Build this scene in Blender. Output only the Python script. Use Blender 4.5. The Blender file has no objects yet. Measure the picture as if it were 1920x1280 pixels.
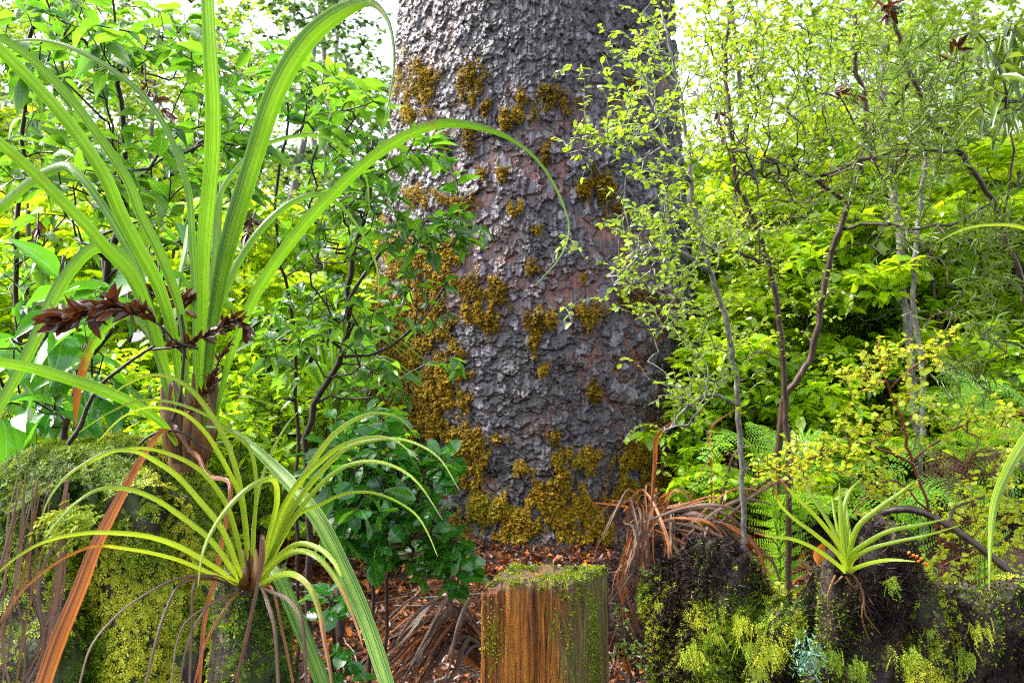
import bpy, math, random
import numpy as np
from mathutils import Vector

# ------------------------------------------------------------------ camera, sky, sun, exposure
C = bpy.context.scene.collection
SC = bpy.context.scene
H = 1.30                      # eye height above the forest floor
LENS = 28.0
F = LENS / 36.0 * 1920.0      # focal length in photo pixels
cam = bpy.data.cameras.new('camera')
cam.lens = LENS; cam.sensor_width = 36.0
cam.clip_start = 0.05; cam.clip_end = 400.0
cam.dof.use_dof = True; cam.dof.focus_distance = 1.45; cam.dof.aperture_fstop = 10.0
camo = bpy.data.objects.new('camera', cam); C.objects.link(camo)
camo.location = (0, 0, H); camo.rotation_euler = (math.radians(90), 0, 0)
SC.camera = camo

SUN_DIR = np.array([-0.62, 0.12, 0.74]); SUN_DIR = SUN_DIR / np.linalg.norm(SUN_DIR)
W = bpy.data.worlds.new('World'); SC.world = W; W.use_nodes = True
nt = W.node_tree; bg = nt.nodes['Background']
sky = nt.nodes.new('ShaderNodeTexSky'); sky.sky_type = 'NISHITA'; sky.sun_disc = False
sky.sun_elevation = math.asin(SUN_DIR[2]); sky.sun_rotation = math.atan2(SUN_DIR[0], SUN_DIR[1])
sky.dust_density = 4.0; sky.air_density = 1.0
hs = nt.nodes.new('ShaderNodeHueSaturation'); hs.inputs['Saturation'].default_value = 0.50
nt.links.new(sky.outputs[0], hs.inputs['Color']); nt.links.new(hs.outputs[0], bg.inputs['Color'])
bg.inputs['Strength'].default_value = 0.15
sl = bpy.data.lights.new('sun', 'SUN'); sl.energy = 1.5; sl.angle = math.radians(14); sl.color = (1.0, 0.96, 0.88)
so = bpy.data.objects.new('sun', sl); C.objects.link(so)
so.rotation_euler = Vector(tuple(-SUN_DIR)).to_track_quat('-Z', 'Y').to_euler(); so.location = (-5, 2, 9)
SC.view_settings.view_transform = 'Standard'
try: SC.view_settings.look = 'None'
except Exception: pass
SC.view_settings.exposure = 2.4; SC.view_settings.gamma = 1.0; SC.view_settings.use_curve_mapping = False
SC.cycles.max_bounces = 9; SC.cycles.diffuse_bounces = 6; SC.cycles.glossy_bounces = 2
SC.cycles.transmission_bounces = 6; SC.cycles.transparent_max_bounces = 4
SC.cycles.use_denoising = False; SC.cycles.filter_width = 1.1
SC.cycles.sample_clamp_indirect = 6.0

rng = np.random.default_rng(7)
random.seed(7)

def P(px, py, Y):
    return np.array([(px - 960.0) / F * Y, Y, H - (py - 640.0) / F * Y])
def nrm(v):
    v = np.asarray(v, float)
    return v / (np.linalg.norm(v, axis=-1, keepdims=True) + 1e-12)

# ------------------------------------------------------------------ numpy noise
def _hash(ix, iy, iz, seed):
    h = (ix * 374761393 + iy * 668265263 + iz * 2147483647 + seed * 974711) & 0xFFFFFFFF
    h = ((h ^ (h >> 13)) * 1274126177) & 0xFFFFFFFF
    h = ((h ^ (h >> 16)) * 2246822519) & 0xFFFFFFFF
    return ((h ^ (h >> 15)) & 0xFFFFFF) / float(0xFFFFFF)
def vnoise(p, seed=0):
    p = np.asarray(p, float)
    i = np.floor(p).astype(np.int64); f = p - i; f = f * f * (3 - 2 * f)
    r = 0
    for dx in (0, 1):
        wx = f[..., 0] if dx else 1 - f[..., 0]
        for dy in (0, 1):
            wy = f[..., 1] if dy else 1 - f[..., 1]
            for dz in (0, 1):
                wz = f[..., 2] if dz else 1 - f[..., 2]
                r = r + wx * wy * wz * _hash(i[..., 0] + dx, i[..., 1] + dy, i[..., 2] + dz, seed)
    return r
def fbm(p, octv=4, seed=0):
    p = np.asarray(p, float); a = 0.5; s = 0; t = 0
    for o in range(octv):
        s = s + a * vnoise(p, seed + o * 17); t += a; a *= 0.5; p = p * 2.03
    return s / t
def cells(u, v, seed):
    """jittered cells: id hash, F1, F2-F1, offset to the cell centre"""
    iu = np.floor(u).astype(np.int64); iv = np.floor(v).astype(np.int64)
    d1 = np.full(u.shape, 1e9); d2 = np.full(u.shape, 1e9)
    idh = np.zeros(u.shape); ov = np.zeros(u.shape); ou = np.zeros(u.shape); idr = np.zeros(u.shape)
    for a in (-1, 0, 1):
        for b in (-1, 0, 1):
            cu = iu + a; cv = iv + b
            z0 = np.zeros_like(cu)
            x = cu + 0.5 + 0.9 * (_hash(cu, cv, z0, seed) - 0.5); y = cv + 0.5 + 0.9 * (_hash(cu, cv, z0 + 1, seed) - 0.5)
            d = np.hypot(u - x, v - y)
            near = d < d1
            d2 = np.where(near, d1, np.minimum(d2, d)); 
            idh = np.where(near, _hash(cu, cv, z0 + 2, seed), idh); idr = np.where(near, _hash(cu, cv, z0 + 3, seed), idr)
            ov = np.where(near, v - y, ov); ou = np.where(near, u - x, ou)
            d1 = np.where(near, d, d1)
    return idh, idr, d1, d2 - d1, ou, ov
def sstep(a, b, x):
    t = np.clip((x - a) / (b - a), 0, 1); return t * t * (3 - 2 * t)

# ------------------------------------------------------------------ mesh collector
class MB:
    def __init__(s):
        s.V = []; s.F3 = []; s.F4 = []; s.T = []; s.D = []; s.U = []; s.n = 0
    def add(s, V, faces, tint=0.5, dry=0.0, uv=None):
        V = np.asarray(V, float).reshape(-1, 3); k = len(V)
        for f in faces:
            f = np.asarray(f, np.int64)
            if f.size == 0: continue
            (s.F3 if f.shape[1] == 3 else s.F4).append(f + s.n)
        s.V.append(V)
        s.T.append(np.broadcast_to(np.asarray(tint, float), (k,)).copy())
        s.D.append(np.broadcast_to(np.asarray(dry, float), (k,)).copy())
        s.U.append(np.zeros((k, 2)) if uv is None else np.asarray(uv, float).reshape(-1, 2))
        s.n += k
    def build(s, name, mat, parent=None, smooth=True):
        me = bpy.data.meshes.new(name)
        V = np.concatenate(s.V)
        loc = np.zeros(3)
        if parent is not None:
            loc = np.array(WORLD[parent.name])
        f3 = np.concatenate(s.F3) if s.F3 else np.zeros((0, 3), np.int64)
        f4 = np.concatenate(s.F4) if s.F4 else np.zeros((0, 4), np.int64)
        li = np.concatenate([f3.ravel(), f4.ravel()]).astype(np.int32)
        st = np.concatenate([np.arange(len(f3)) * 3, len(f3) * 3 + np.arange(len(f4)) * 4]).astype(np.int32)
        me.vertices.add(len(V)); me.vertices.foreach_set('co', (V - loc).astype(np.float32).ravel())
        me.loops.add(len(li)); me.loops.foreach_set('vertex_index', li)
        me.polygons.add(len(st)); me.polygons.foreach_set('loop_start', st)
        if smooth: me.polygons.foreach_set('use_smooth', np.ones(len(st), bool))
        a = me.attributes.new('tint', 'FLOAT', 'POINT'); a.data.foreach_set('value', np.concatenate(s.T).astype(np.float32))
        a = me.attributes.new('dry', 'FLOAT', 'POINT'); a.data.foreach_set('value', np.concatenate(s.D).astype(np.float32))
        uvl = me.uv_layers.new(name='UVMap'); uvl.data.foreach_set('uv', np.concatenate(s.U)[li].astype(np.float32).ravel())
        me.update(calc_edges=True)
        me.materials.append(mat)
        o = bpy.data.objects.new(name, me); C.objects.link(o)
        if parent is not None: o.parent = parent
        return o
WORLD = {}
def thing(name, label, cat, loc, group=None):
    o = bpy.data.objects.new(name, None); C.objects.link(o)
    o.location = tuple(float(x) for x in loc); o.empty_display_size = 0.1
    WORLD[o.name] = tuple(float(x) for x in loc)
    tag(o, label, cat, group); return o
def tag(o, label=None, cat=None, group=None, kind=None):
    if label: o['label'] = label
    if cat: o['category'] = cat
    if group: o['group'] = group
    if kind: o['kind'] = kind
    return o
def dup(root, loc, rz, s, label, group=None):
    r = root.copy(); C.objects.link(r); r.location = tuple(loc); r.rotation_euler = (0, 0, rz); r.scale = (s, s, s)
    r['label'] = label
    if group: r['group'] = group
    for ch in list(root.children):
        c = ch.copy(); C.objects.link(c); c.parent = r
    return r

# ------------------------------------------------------------------ shape pieces
def catmull(pts, n):
    pts = np.asarray(pts, float)
    seg = np.linalg.norm(np.diff(pts[:, :3], axis=0), axis=1) ** 0.5 + 1e-6
    t = np.concatenate([[0], np.cumsum(seg)])
    ext = np.vstack([2 * pts[0] - pts[1], pts, 2 * pts[-1] - pts[-2]])
    te = np.concatenate([[-seg[0]], t, [t[-1] + seg[-1]]])
    q = np.linspace(0, t[-1], n); k = np.clip(np.searchsorted(t, q, side='right') - 1, 0, len(t) - 2)
    out = []
    for x, i in zip(q, k):
        p0, p1, p2, p3 = ext[i:i + 4]; t0, t1, t2, t3 = te[i:i + 4]
        A1 = (t1 - x) / (t1 - t0) * p0 + (x - t0) / (t1 - t0) * p1
        A2 = (t2 - x) / (t2 - t1) * p1 + (x - t1) / (t2 - t1) * p2
        A3 = (t3 - x) / (t3 - t2) * p2 + (x - t2) / (t3 - t2) * p3
        B1 = (t2 - x) / (t2 - t0) * A1 + (x - t0) / (t2 - t0) * A2
        B2 = (t3 - x) / (t3 - t1) * A2 + (x - t1) / (t3 - t1) * A3
        out.append((t2 - x) / (t2 - t1) * B1 + (x - t1) / (t2 - t1) * B2)
    return np.array(out)
def tube(mb, pts, r, sides=6, tint=0.5, dry=0.0, rough=0.0):
    pts = np.asarray(pts, float); n = len(pts)
    r = np.broadcast_to(np.asarray(r, float), (n,))
    T = nrm(np.gradient(pts, axis=0))
    a = np.array([0, 0, 1.0]) if abs(T[0][2]) < 0.9 else np.array([1.0, 0, 0])
    N = np.zeros((n, 3)); N[0] = nrm(np.cross(T[0], a))
    for i in range(1, n):
        v = N[i - 1] - T[i] * np.dot(N[i - 1], T[i]); N[i] = nrm(v)
    B = np.cross(T, N)
    ang = np.arange(sides) * 2 * math.pi / sides
    rr = r[:, None] * (1 + (rough * (rng.random((n, sides)) - 0.5) * 2 if rough else 0))
    V = pts[:, None] + rr[..., None] * (np.cos(ang)[None, :, None] * N[:, None] + np.sin(ang)[None, :, None] * B[:, None])
    i = np.arange(n - 1)[:, None] * sides; j = np.arange(sides)[None]; j2 = (j + 1) % sides
    Fq = np.stack([i + j, i + j2, i + sides + j2, i + sides + j], -1).reshape(-1, 4)
    uv = np.stack(np.broadcast_arrays(np.linspace(0, 1, sides)[None], np.linspace(0, 1, n)[:, None]), -1)
    mb.add(V, [Fq, np.array([[(n - 1) * sides + k, (n - 1) * sides + k + 1, (n - 1) * sides] for k in range(1, sides - 1)])], tint, dry, uv)
def strap(mb, pts, w, n=30, roll=0.0, fold=0.25, tint=0.5, dry=None, wav=0.02, twist=0.0):
    """long blade; pts (k,3) world, w widths (k) in metres"""
    pts = np.asarray(pts, float)
    q = catmull(np.column_stack([pts, np.asarray(w, float)]), n)
    p = q[:, :3]; wd = np.maximum(q[:, 3], 0.0004) * 0.5
    T = nrm(np.gradient(p, axis=0))
    view = nrm(p - np.array([0, 0, H]))
    S = nrm(np.cross(T, view)); 
    for i in range(1, n):
        if np.dot(S[i], S[i - 1]) < 0: S[i] = -S[i]
    N = np.cross(S, T)
    tt = np.linspace(0, 1, n)
    ra = np.asarray(roll + twist * tt)
    S2 = S * np.cos(ra)[:, None] + N * np.sin(ra)[:, None]; N2 = np.cross(S2, T)
    vv = np.array([-1, -0.55, 0, 0.55, 1.0])
    edge = 1 + wav * np.sin(tt * 37 + rng.random() * 6)[:, None] * np.abs(vv)[None]
    V = p[:, None] + (wd[:, None] * vv[None] * edge)[..., None] * S2[:, None] + (wd[:, None] * np.abs(vv)[None] ** 1.3 * fold)[..., None] * N2[:, None]
    k = 5
    i = np.arange(n - 1)[:, None] * k; j = np.arange(k - 1)[None]
    Fq = np.stack([i + j, i + j + 1, i + k + j + 1, i + k + j], -1).reshape(-1, 4)
    uv = np.stack(np.broadcast_arrays((vv * 0.5 + 0.5)[None], tt[:, None]), -1)
    if dry is None: dr = np.zeros(n)
    else: dr = np.interp(tt, np.linspace(0, 1, len(dry)), dry)
    mb.add(V, [Fq], tint, np.repeat(dr, k), uv)
def leaf_template(stations, widths, fold=0.12, droop=0.25, wave=0.0):
    """ribbon leaf: stations along (0..1), widths half-width factors; first and last are points"""
    V = [(0, 0, 0)]; Fc3 = []; Fc4 = []
    for s_, w_ in zip(stations, widths):
        z = -droop * s_ * s_
        wv = wave * math.sin(s_ * 14)
        V += [(s_, -w_, z + fold * w_ + wv), (s_, 0, z), (s_, w_, z + fold * w_ - wv)]
    V.append((1, 0, -droop)); k = len(stations); tip = len(V) - 1
    Fc3 += [(0, 2, 1), (0, 3, 2)]
    for i in range(k - 1):
        a = 1 + 3 * i; Fc4 += [(a, a + 1, a + 4, a + 3), (a + 1, a + 2, a + 5, a + 4)]
    a = 1 + 3 * (k - 1); Fc3 += [(a, a + 1, tip), (a + 1, a + 2, tip)]
    return np.array(V, float), [np.array(Fc3), np.array(Fc4).reshape(-1, 4)]
T_TINY = (np.array([(0, 0, 0), (0.45, -0.5, 0.03), (1, 0, -0.1), (0.45, 0.5, 0.03)], float), [np.array([(0, 3, 2, 1)])])
T_SMALL = leaf_template([0.25, 0.7], [0.38, 0.42], 0.15, 0.12)
T_OVATE = leaf_template([0.12, 0.3, 0.55, 0.8], [0.26, 0.48, 0.44, 0.2], 0.22, 0.25, 0.006)
T_BIG = leaf_template([0.08, 0.2, 0.35, 0.5, 0.65, 0.8, 0.92], [0.2, 0.4, 0.5, 0.5, 0.42, 0.26, 0.11], 0.2, 0.28, 0.012)
T_ROUND = leaf_template([0.1, 0.28, 0.5, 0.72, 0.9], [0.12, 0.3, 0.47, 0.5, 0.32], 0.16, 0.18, 0.008)
T_LANCE = leaf_template([0.2, 0.5, 0.8], [0.4, 0.5, 0.28], 0.25, 0.12)
T_NEEDLE = leaf_template([0.3, 0.7], [0.5, 0.4], 0.2, 0.1)
def leaves(mb, pos, d, up, L, Wd, tmpl, tint=0.5, dry=0.0, bend=None):
    pos = np.asarray(pos, float).reshape(-1, 3); n = len(pos)
    if n == 0: return
    d = nrm(np.broadcast_to(d, (n, 3))); up = np.broadcast_to(up, (n, 3))
    side = nrm(np.cross(d, up)); N = np.cross(side, d)
    L = np.broadcast_to(np.asarray(L, float), (n,)); Wd = np.broadcast_to(np.asarray(Wd, float), (n,))
    tv, fc = tmpl; k = len(tv)
    u = tv[:, 0][None, :, None]; v = tv[:, 1][None, :, None]; w = tv[:, 2][None, :, None]
    V = pos[:, None] + u * L[:, None, None] * d[:, None] + v * Wd[:, None, None] * side[:, None] + w * L[:, None, None] * N[:, None]
    if bend is not None:
        V = V - (np.broadcast_to(bend, (n,))[:, None, None] * u * u * L[:, None, None]) * N[:, None]
    off = (np.arange(n) * k)[:, None, None]
    faces = [(f[None] + off).reshape(-1, f.shape[1]) for f in fc if f.size]
    uv = np.broadcast_to(np.stack([tv[:, 1] + 0.5, tv[:, 0]], -1)[None], (n, k, 2))
    mb.add(V, faces, np.repeat(np.broadcast_to(np.asarray(tint, float), (n,)), k), np.repeat(np.broadcast_to(np.asarray(dry, float), (n,)), k), uv)
def rvec(n, s=1.0):
    return rng.normal(size=(n, 3)) * s

# ------------------------------------------------------------------ materials
def mat_new(name):
    m = bpy.data.materials.new(name); m.use_nodes = True
    t = m.node_tree; t.nodes.clear()
    out = t.nodes.new('ShaderNodeOutputMaterial')
    return m, t, out
def N_(t, typ, **kw):
    n = t.nodes.new(typ)
    for k, v in kw.items(): setattr(n, k, v)
    return n
def ramp(t, fac, stops, interp='LINEAR'):
    r = t.nodes.new('ShaderNodeValToRGB'); r.color_ramp.interpolation = interp
    e = r.color_ramp.elements
    while len(e) < len(stops): e.new(0.5)
    for el, (p, c) in zip(e, stops):
        el.position = p; el.color = (c[0], c[1], c[2], 1) if not isinstance(c, (int, float)) else (c, c, c, 1)
    if fac is not None: t.links.new(fac, r.inputs[0])
    return r.outputs[0]
def attr(t, name):
    a = t.nodes.new('ShaderNodeAttribute'); a.attribute_name = name; return a.outputs['Fac']
def mixc(t, fac, a, b, mode='MIX'):
    m = t.nodes.new('ShaderNodeMix'); m.data_type = 'RGBA'; m.blend_type = mode
    for sock, v in ((m.inputs[0], fac), (m.inputs[6], a), (m.inputs[7], b)):
        if hasattr(v, 'is_linked') or hasattr(v, 'links'): t.links.new(v, sock)
        elif isinstance(v, (int, float)): sock.default_value = v
        else: sock.default_value = (v[0], v[1], v[2], 1)
    return m.outputs[2]
def math_(t, op, a, b=None, c=None):
    m = t.nodes.new('ShaderNodeMath'); m.operation = op
    for i, v in enumerate((a, b, c)):
        if v is None: continue
        if isinstance(v, (int, float)): m.inputs[i].default_value = v
        else: t.links.new(v, m.inputs[i])
    return m.outputs[0]
def coords(t, kind='Object', scale=(1, 1, 1)):
    tc = t.nodes.new('ShaderNodeTexCoord'); mp = t.nodes.new('ShaderNodeMapping'); mp.inputs['Scale'].default_value = scale
    t.links.new(tc.outputs[kind], mp.inputs[0]); return mp.outputs[0]
def noise(t, vec, scale, detail=4, rough=0.6, dist=0.0):
    n = t.nodes.new('ShaderNodeTexNoise'); n.inputs['Scale'].default_value = scale; n.inputs['Detail'].default_value = detail
    n.inputs['Roughness'].default_value = rough; n.inputs['Distortion'].default_value = dist
    if vec is not None: t.links.new(vec, n.inputs['Vector'])
    return n.outputs['Fac']
def bump(t, h, strength, dist):
    b = t.nodes.new('ShaderNodeBump'); b.inputs['Strength'].default_value = strength; b.inputs['Distance'].default_value = dist
    t.links.new(h, b.inputs['Height']); return b.outputs[0]
def princ(t, col, rough=0.5, spec=0.5, normal=None, coat=0.0):
    p = t.nodes.new('ShaderNodeBsdfPrincipled')
    if hasattr(col, 'links'): t.links.new(col, p.inputs['Base Color'])
    else: p.inputs['Base Color'].default_value = (*col, 1)
    if hasattr(rough, 'links'): t.links.new(rough, p.inputs['Roughness'])
    else: p.inputs['Roughness'].default_value = rough
    p.inputs['Specular IOR Level'].default_value = spec
    p.inputs['Coat Weight'].default_value = coat; p.inputs['Coat Roughness'].default_value = 0.12
    if normal is not None: t.links.new(normal, p.inputs['Normal'])
    return p.outputs[0]
def leaf_mat(name, stops, trans, rough=0.3, spec=0.5, tfac=0.45, drycol=(0.16, 0.07, 0.02), coat=0.0, veins=True):
    """leaf: glossy front + translucent body; tint picks the leaf's own colour, dry browns it"""
    m, t, out = mat_new(name)
    ti = attr(t, 'tint'); dr = attr(t, 'dry')
    col = ramp(t, ti, stops); tc = ramp(t, ti, trans)
    nz = noise(t, coords(t, 'Object'), 60, 2)
    col = mixc(t, math_(t, 'MULTIPLY', nz, 0.5), col, (0.5, 0.5, 0.5), 'MULTIPLY')
    normal = None
    if veins:
        uv = N_(t, 'ShaderNodeTexCoord'); sp = N_(t, 'ShaderNodeSeparateXYZ'); t.links.new(uv.outputs['UV'], sp.inputs[0])
        au = math_(t, 'ABSOLUTE', math_(t, 'SUBTRACT', sp.outputs[0], 0.5))
        rib = ramp(t, au, [(0.0, 1.0), (0.035, 0.0)])
        sv = math_(t, 'SINE', math_(t, 'MULTIPLY', math_(t, 'SUBTRACT', sp.outputs[1], math_(t, 'MULTIPLY', au, 0.9)), 60.0))
        col = mixc(t, math_(t, 'MULTIPLY', rib, 0.5), col, (0.35, 0.45, 0.12))
        tc = mixc(t, math_(t, 'MULTIPLY', rib, 0.4), tc, (0.5, 0.6, 0.2))
        normal = bump(t, sv, 0.05, 0.002)
    col = mixc(t, dr, col, drycol); tc = mixc(t, dr, tc, (drycol[0] * 1.3, drycol[1], drycol[2] * 0.6))
    p = princ(t, col, rough, spec, normal, coat)
    tr = N_(t, 'ShaderNodeBsdfTranslucent'); t.links.new(tc, tr.inputs[0])
    mx = N_(t, 'ShaderNodeMixShader'); mx.inputs[0].default_value = tfac
    t.links.new(p, mx.inputs[1]); t.links.new(tr.outputs[0], mx.inputs[2]); t.links.new(mx.outputs[0], out.inputs[0])
    return m
M = {}
M['broad'] = leaf_mat('broad leaf', [(0, (0.012, 0.060, 0.008)), (0.5, (0.04, 0.14, 0.012)), (1, (0.10, 0.24, 0.02))],
                      [(0, (0.06, 0.28, 0.01)), (1, (0.32, 0.60, 0.02))], 0.17, 0.6, 0.45)
M['lime'] = leaf_mat('lime leaf', [(0, (0.12, 0.28, 0.006)), (1, (0.34, 0.50, 0.014))],
                     [(0, (0.38, 0.70, 0.008)), (1, (0.80, 0.90, 0.02))], 0.2, 0.6, 0.5, veins=False)
M['yellow'] = leaf_mat('yellow green leaf', [(0, (0.12, 0.26, 0.008)), (1, (0.46, 0.50, 0.03))],
                       [(0, (0.45, 0.62, 0.01)), (1, (0.85, 0.82, 0.04))], 0.35, 0.4, 0.45, veins=False)
M['small'] = leaf_mat('small leaf', [(0, (0.06, 0.13, 0.012)), (0.6, (0.16, 0.26, 0.012)), (1, (0.28, 0.36, 0.02))],
                      [(0, (0.18, 0.42, 0.010)), (1, (0.52, 0.68, 0.03))], 0.13, 0.7, 0.42, veins=False)
M['glossy'] = leaf_mat('glossy round leaf', [(0, (0.008, 0.055, 0.008)), (0.6, (0.022, 0.15, 0.012)), (1, (0.08, 0.26, 0.014))],
                       [(0, (0.03, 0.22, 0.01)), (1, (0.20, 0.56, 0.02))], 0.10, 0.6, 0.32, coat=0.2)
M['narrow'] = leaf_mat('narrow leaf', [(0, (0.03, 0.075, 0.012)), (1, (0.10, 0.17, 0.02))],
                       [(0, (0.10, 0.22, 0.01)), (1, (0.30, 0.42, 0.03))], 0.22, 0.5, 0.35, veins=False)
M['fern'] = leaf_mat('fern', [(0, (0.05, 0.19, 0.008)), (1, (0.18, 0.38, 0.02))],
                     [(0, (0.16, 0.50, 0.01)), (1, (0.46, 0.76, 0.03))], 0.35, 0.4, 0.4, drycol=(0.06, 0.025, 0.014), veins=False)
M['far'] = leaf_mat('far leaf', [(0, (0.018, 0.05, 0.014)), (1, (0.07, 0.14, 0.03))],
                    [(0, (0.05, 0.16, 0.02)), (1, (0.22, 0.36, 0.05))], 0.3, 0.5, 0.35, veins=False)
M['deadleaf'] = leaf_mat('wet dead leaf', [(0, (0.022, 0.008, 0.005)), (0.6, (0.085, 0.026, 0.010)), (1, (0.20, 0.065, 0.016))],
                         [(0, (0.05, 0.012, 0.004)), (1, (0.30, 0.08, 0.01))], 0.2, 0.55, 0.12, coat=0.2, veins=False)
M['litter'] = leaf_mat('litter leaf', [(0, (0.016, 0.007, 0.006)), (0.45, (0.055, 0.020, 0.013)), (0.72, (0.14, 0.045, 0.018)), (0.86, (0.38, 0.09, 0.010)), (0.96, (0.46, 0.16, 0.015)), (1, (0.10, 0.085, 0.09))],
                       [(0, (0.03, 0.01, 0.004)), (1, (0.4, 0.13, 0.01))], 0.36, 0.4, 0.1, veins=False)
M['moss_gold'] = leaf_mat('golden moss', [(0, (0.05, 0.033, 0.004)), (0.35, (0.18, 0.105, 0.005)), (0.7, (0.46, 0.27, 0.008)), (0.85, (0.25, 0.21, 0.008)), (1, (0.12, 0.165, 0.008))],
                          [(0, (0.16, 0.11, 0.003)), (1, (0.60, 0.44, 0.01))], 0.6, 0.2, 0.25, veins=False)
M['moss_green'] = leaf_mat('green moss', [(0, (0.012, 0.035, 0.004)), (0.3, (0.045, 0.11, 0.006)), (0.65, (0.19, 0.30, 0.012)), (1, (0.48, 0.48, 0.03))],
                           [(0, (0.06, 0.16, 0.006)), (1, (0.60, 0.60, 0.04))], 0.5, 0.18, 0.3, veins=False)

def strap_mat(name, dark, mid, light, trans, drycol, rough=0.3, alt=None):
    m, t, out = mat_new(name)
    tcn = N_(t, 'ShaderNodeTexCoord'); mp = N_(t, 'ShaderNodeMapping'); mp.inputs['Scale'].default_value = (19, 0.7, 1)
    t.links.new(tcn.outputs['UV'], mp.inputs[0])
    sp = N_(t, 'ShaderNodeSeparateXYZ'); t.links.new(tcn.outputs['UV'], sp.inputs[0])
    ti = attr(t, 'tint'); dr = attr(t, 'dry')
    add = N_(t, 'ShaderNodeVectorMath', operation='ADD'); t.links.new(mp.outputs[0], add.inputs[0])
    cb = N_(t, 'ShaderNodeCombineXYZ'); t.links.new(math_(t, 'MULTIPLY', ti, 37.0), cb.inputs[2]); t.links.new(cb.outputs[0], add.inputs[1])
    st = noise(t, add.outputs[0], 1.0, 2, 0.5)
    col = ramp(t, st, [(0.36, dark), (0.49, mid), (0.60, light)])
    if alt is not None: col = mixc(t, math_(t, 'MULTIPLY', ti, 0.85), col, ramp(t, st, [(0.34, (alt[0] * 0.3, alt[1] * 0.3, alt[2] * 0.3)), (0.5, alt), (0.64, (alt[0] * 1.9, alt[1] * 1.9, alt[2] * 1.9))]))
    au = math_(t, 'ABSOLUTE', math_(t, 'SUBTRACT', sp.outputs[0], 0.5))
    col = mixc(t, ramp(t, au, [(0.05, 0.7), (0.13, 0.0)]), col, light)
    col = mixc(t, ramp(t, au, [(0.465, 0.0), (0.5, 0.8)]), col, (light[0] * 1.3, light[1] * 1.1, light[2] * 2))
    blotch = noise(t, coords(t, 'Object'), 14, 3)
    col = mixc(t, ramp(t, blotch, [(0.35, 0.45), (0.6, 0.0)]), col, dark)
    spot = N_(t, 'ShaderNodeTexVoronoi'); spot.inputs['Scale'].default_value = 210; t.links.new(coords(t, 'Object'), spot.inputs['Vector'])
    sm = math_(t, 'MULTIPLY', ramp(t, spot.outputs['Distance'], [(0.13, 1.0), (0.20, 0.0)]), ramp(t, noise(t, coords(t, 'Object'), 35, 3), [(0.55, 0.0), (0.61, 1.0)]))
    dn = noise(t, coords(t, 'Object'), 40, 4)
    drf = ramp(t, math_(t, 'ADD', math_(t, 'MULTIPLY', dn, 0.7), dr), [(0.55, 0.0), (0.85, 1.0)])
    dc = ramp(t, st, [(0.38, (drycol[0] * 0.4, drycol[1] * 0.35, drycol[2] * 0.4)), (0.5, drycol), (0.68, (drycol[0] * 1.7, drycol[1] * 1.9, drycol[2] * 2))])
    dc = mixc(t, ramp(t, noise(t, coords(t, 'Object'), 22, 3), [(0.60, 0.0), (0.68, 0.85)]), dc, (0.02, 0.014, 0.014))
    col = mixc(t, drf, col, dc)
    col = mixc(t, sm, col, (0.012, 0.016, 0.006))
    tcol = mixc(t, drf, mixc(t, 0.5, trans, col), (drycol[0], drycol[1] * 0.8, drycol[2] * 0.5))
    wv = N_(t, 'ShaderNodeTexWave'); wv.inputs['Scale'].default_value = 4.2
    t.links.new(tcn.outputs['UV'], wv.inputs['Vector'])
    nb = bump(t, math_(t, 'ADD', wv.outputs['Fac'], st), 0.35, 0.0012)
    p = princ(t, col, rough, 0.42, nb)
    tr = N_(t, 'ShaderNodeBsdfTranslucent'); t.links.new(tcol, tr.inputs[0])
    mx = N_(t, 'ShaderNodeMixShader'); mx.inputs[0].default_value = 0.35
    t.links.new(p, mx.inputs[1]); t.links.new(tr.outputs[0], mx.inputs[2]); t.links.new(mx.outputs[0], out.inputs[0])
    return m
M['strap'] = strap_mat('strap leaf', (0.014, 0.065, 0.004), (0.055, 0.165, 0.006), (0.20, 0.34, 0.022), (0.20, 0.46, 0.010), (0.20, 0.085, 0.02))
M['strap_lime'] = strap_mat('lime strap leaf', (0.06, 0.14, 0.004), (0.15, 0.26, 0.006), (0.30, 0.40, 0.012), (0.52, 0.66, 0.03), (0.24, 0.10, 0.02))
M['strap_dead'] = strap_mat('dead strap leaf', (0.025, 0.010, 0.006), (0.085, 0.038, 0.018), (0.22, 0.125, 0.07), (0.2, 0.07, 0.02), (0.15, 0.055, 0.018), 0.35, (0.11, 0.082, 0.068))
M['strap_rust'] = strap_mat('rust strap leaf', (0.030, 0.010, 0.006), (0.22, 0.055, 0.008), (0.42, 0.17, 0.05), (0.5, 0.14, 0.02), (0.26, 0.08, 0.016), 0.25)

def wood_mat(name, stops, scale=(40, 40, 8), bstr=0.6, bdist=0.004, rough=0.55, spec=0.4, lichen=None, lth=(0.56, 0.66)):
    m, t, out = mat_new(name)
    v = coords(t, 'Object', scale)
    n1 = noise(t, v, 1.0, 6, 0.65, 0.4)
    col = ramp(t, n1, stops)
    if lichen:
        n2 = noise(t, coords(t, 'Object'), 9, 6, 0.7)
        col = mixc(t, ramp(t, n2, [(lth[0], 0.0), (lth[1], 0.9)]), col, lichen)
    n3 = noise(t, coords(t, 'Object'), 160, 3)
    hgt = math_(t, 'ADD', n1, math_(t, 'MULTIPLY', n3, 0.4))
    p = princ(t, col, rough, spec, bump(t, hgt, bstr, bdist))
    t.links.new(p, out.inputs[0]); return m
M['twig'] = wood_mat('dark twig bark', [(0.3, (0.010, 0.007, 0.006)), (0.6, (0.035, 0.022, 0.016)), (0.8, (0.09, 0.07, 0.06))], (60, 60, 20), 0.5, 0.002, 0.4)
M['greybark'] = wood_mat('grey sapling bark', [(0.3, (0.035, 0.03, 0.026)), (0.5, (0.11, 0.10, 0.085)), (0.7, (0.27, 0.27, 0.23))], (50, 50, 30), 0.4, 0.002, 0.5, lichen=(0.22, 0.24, 0.18))
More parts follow.
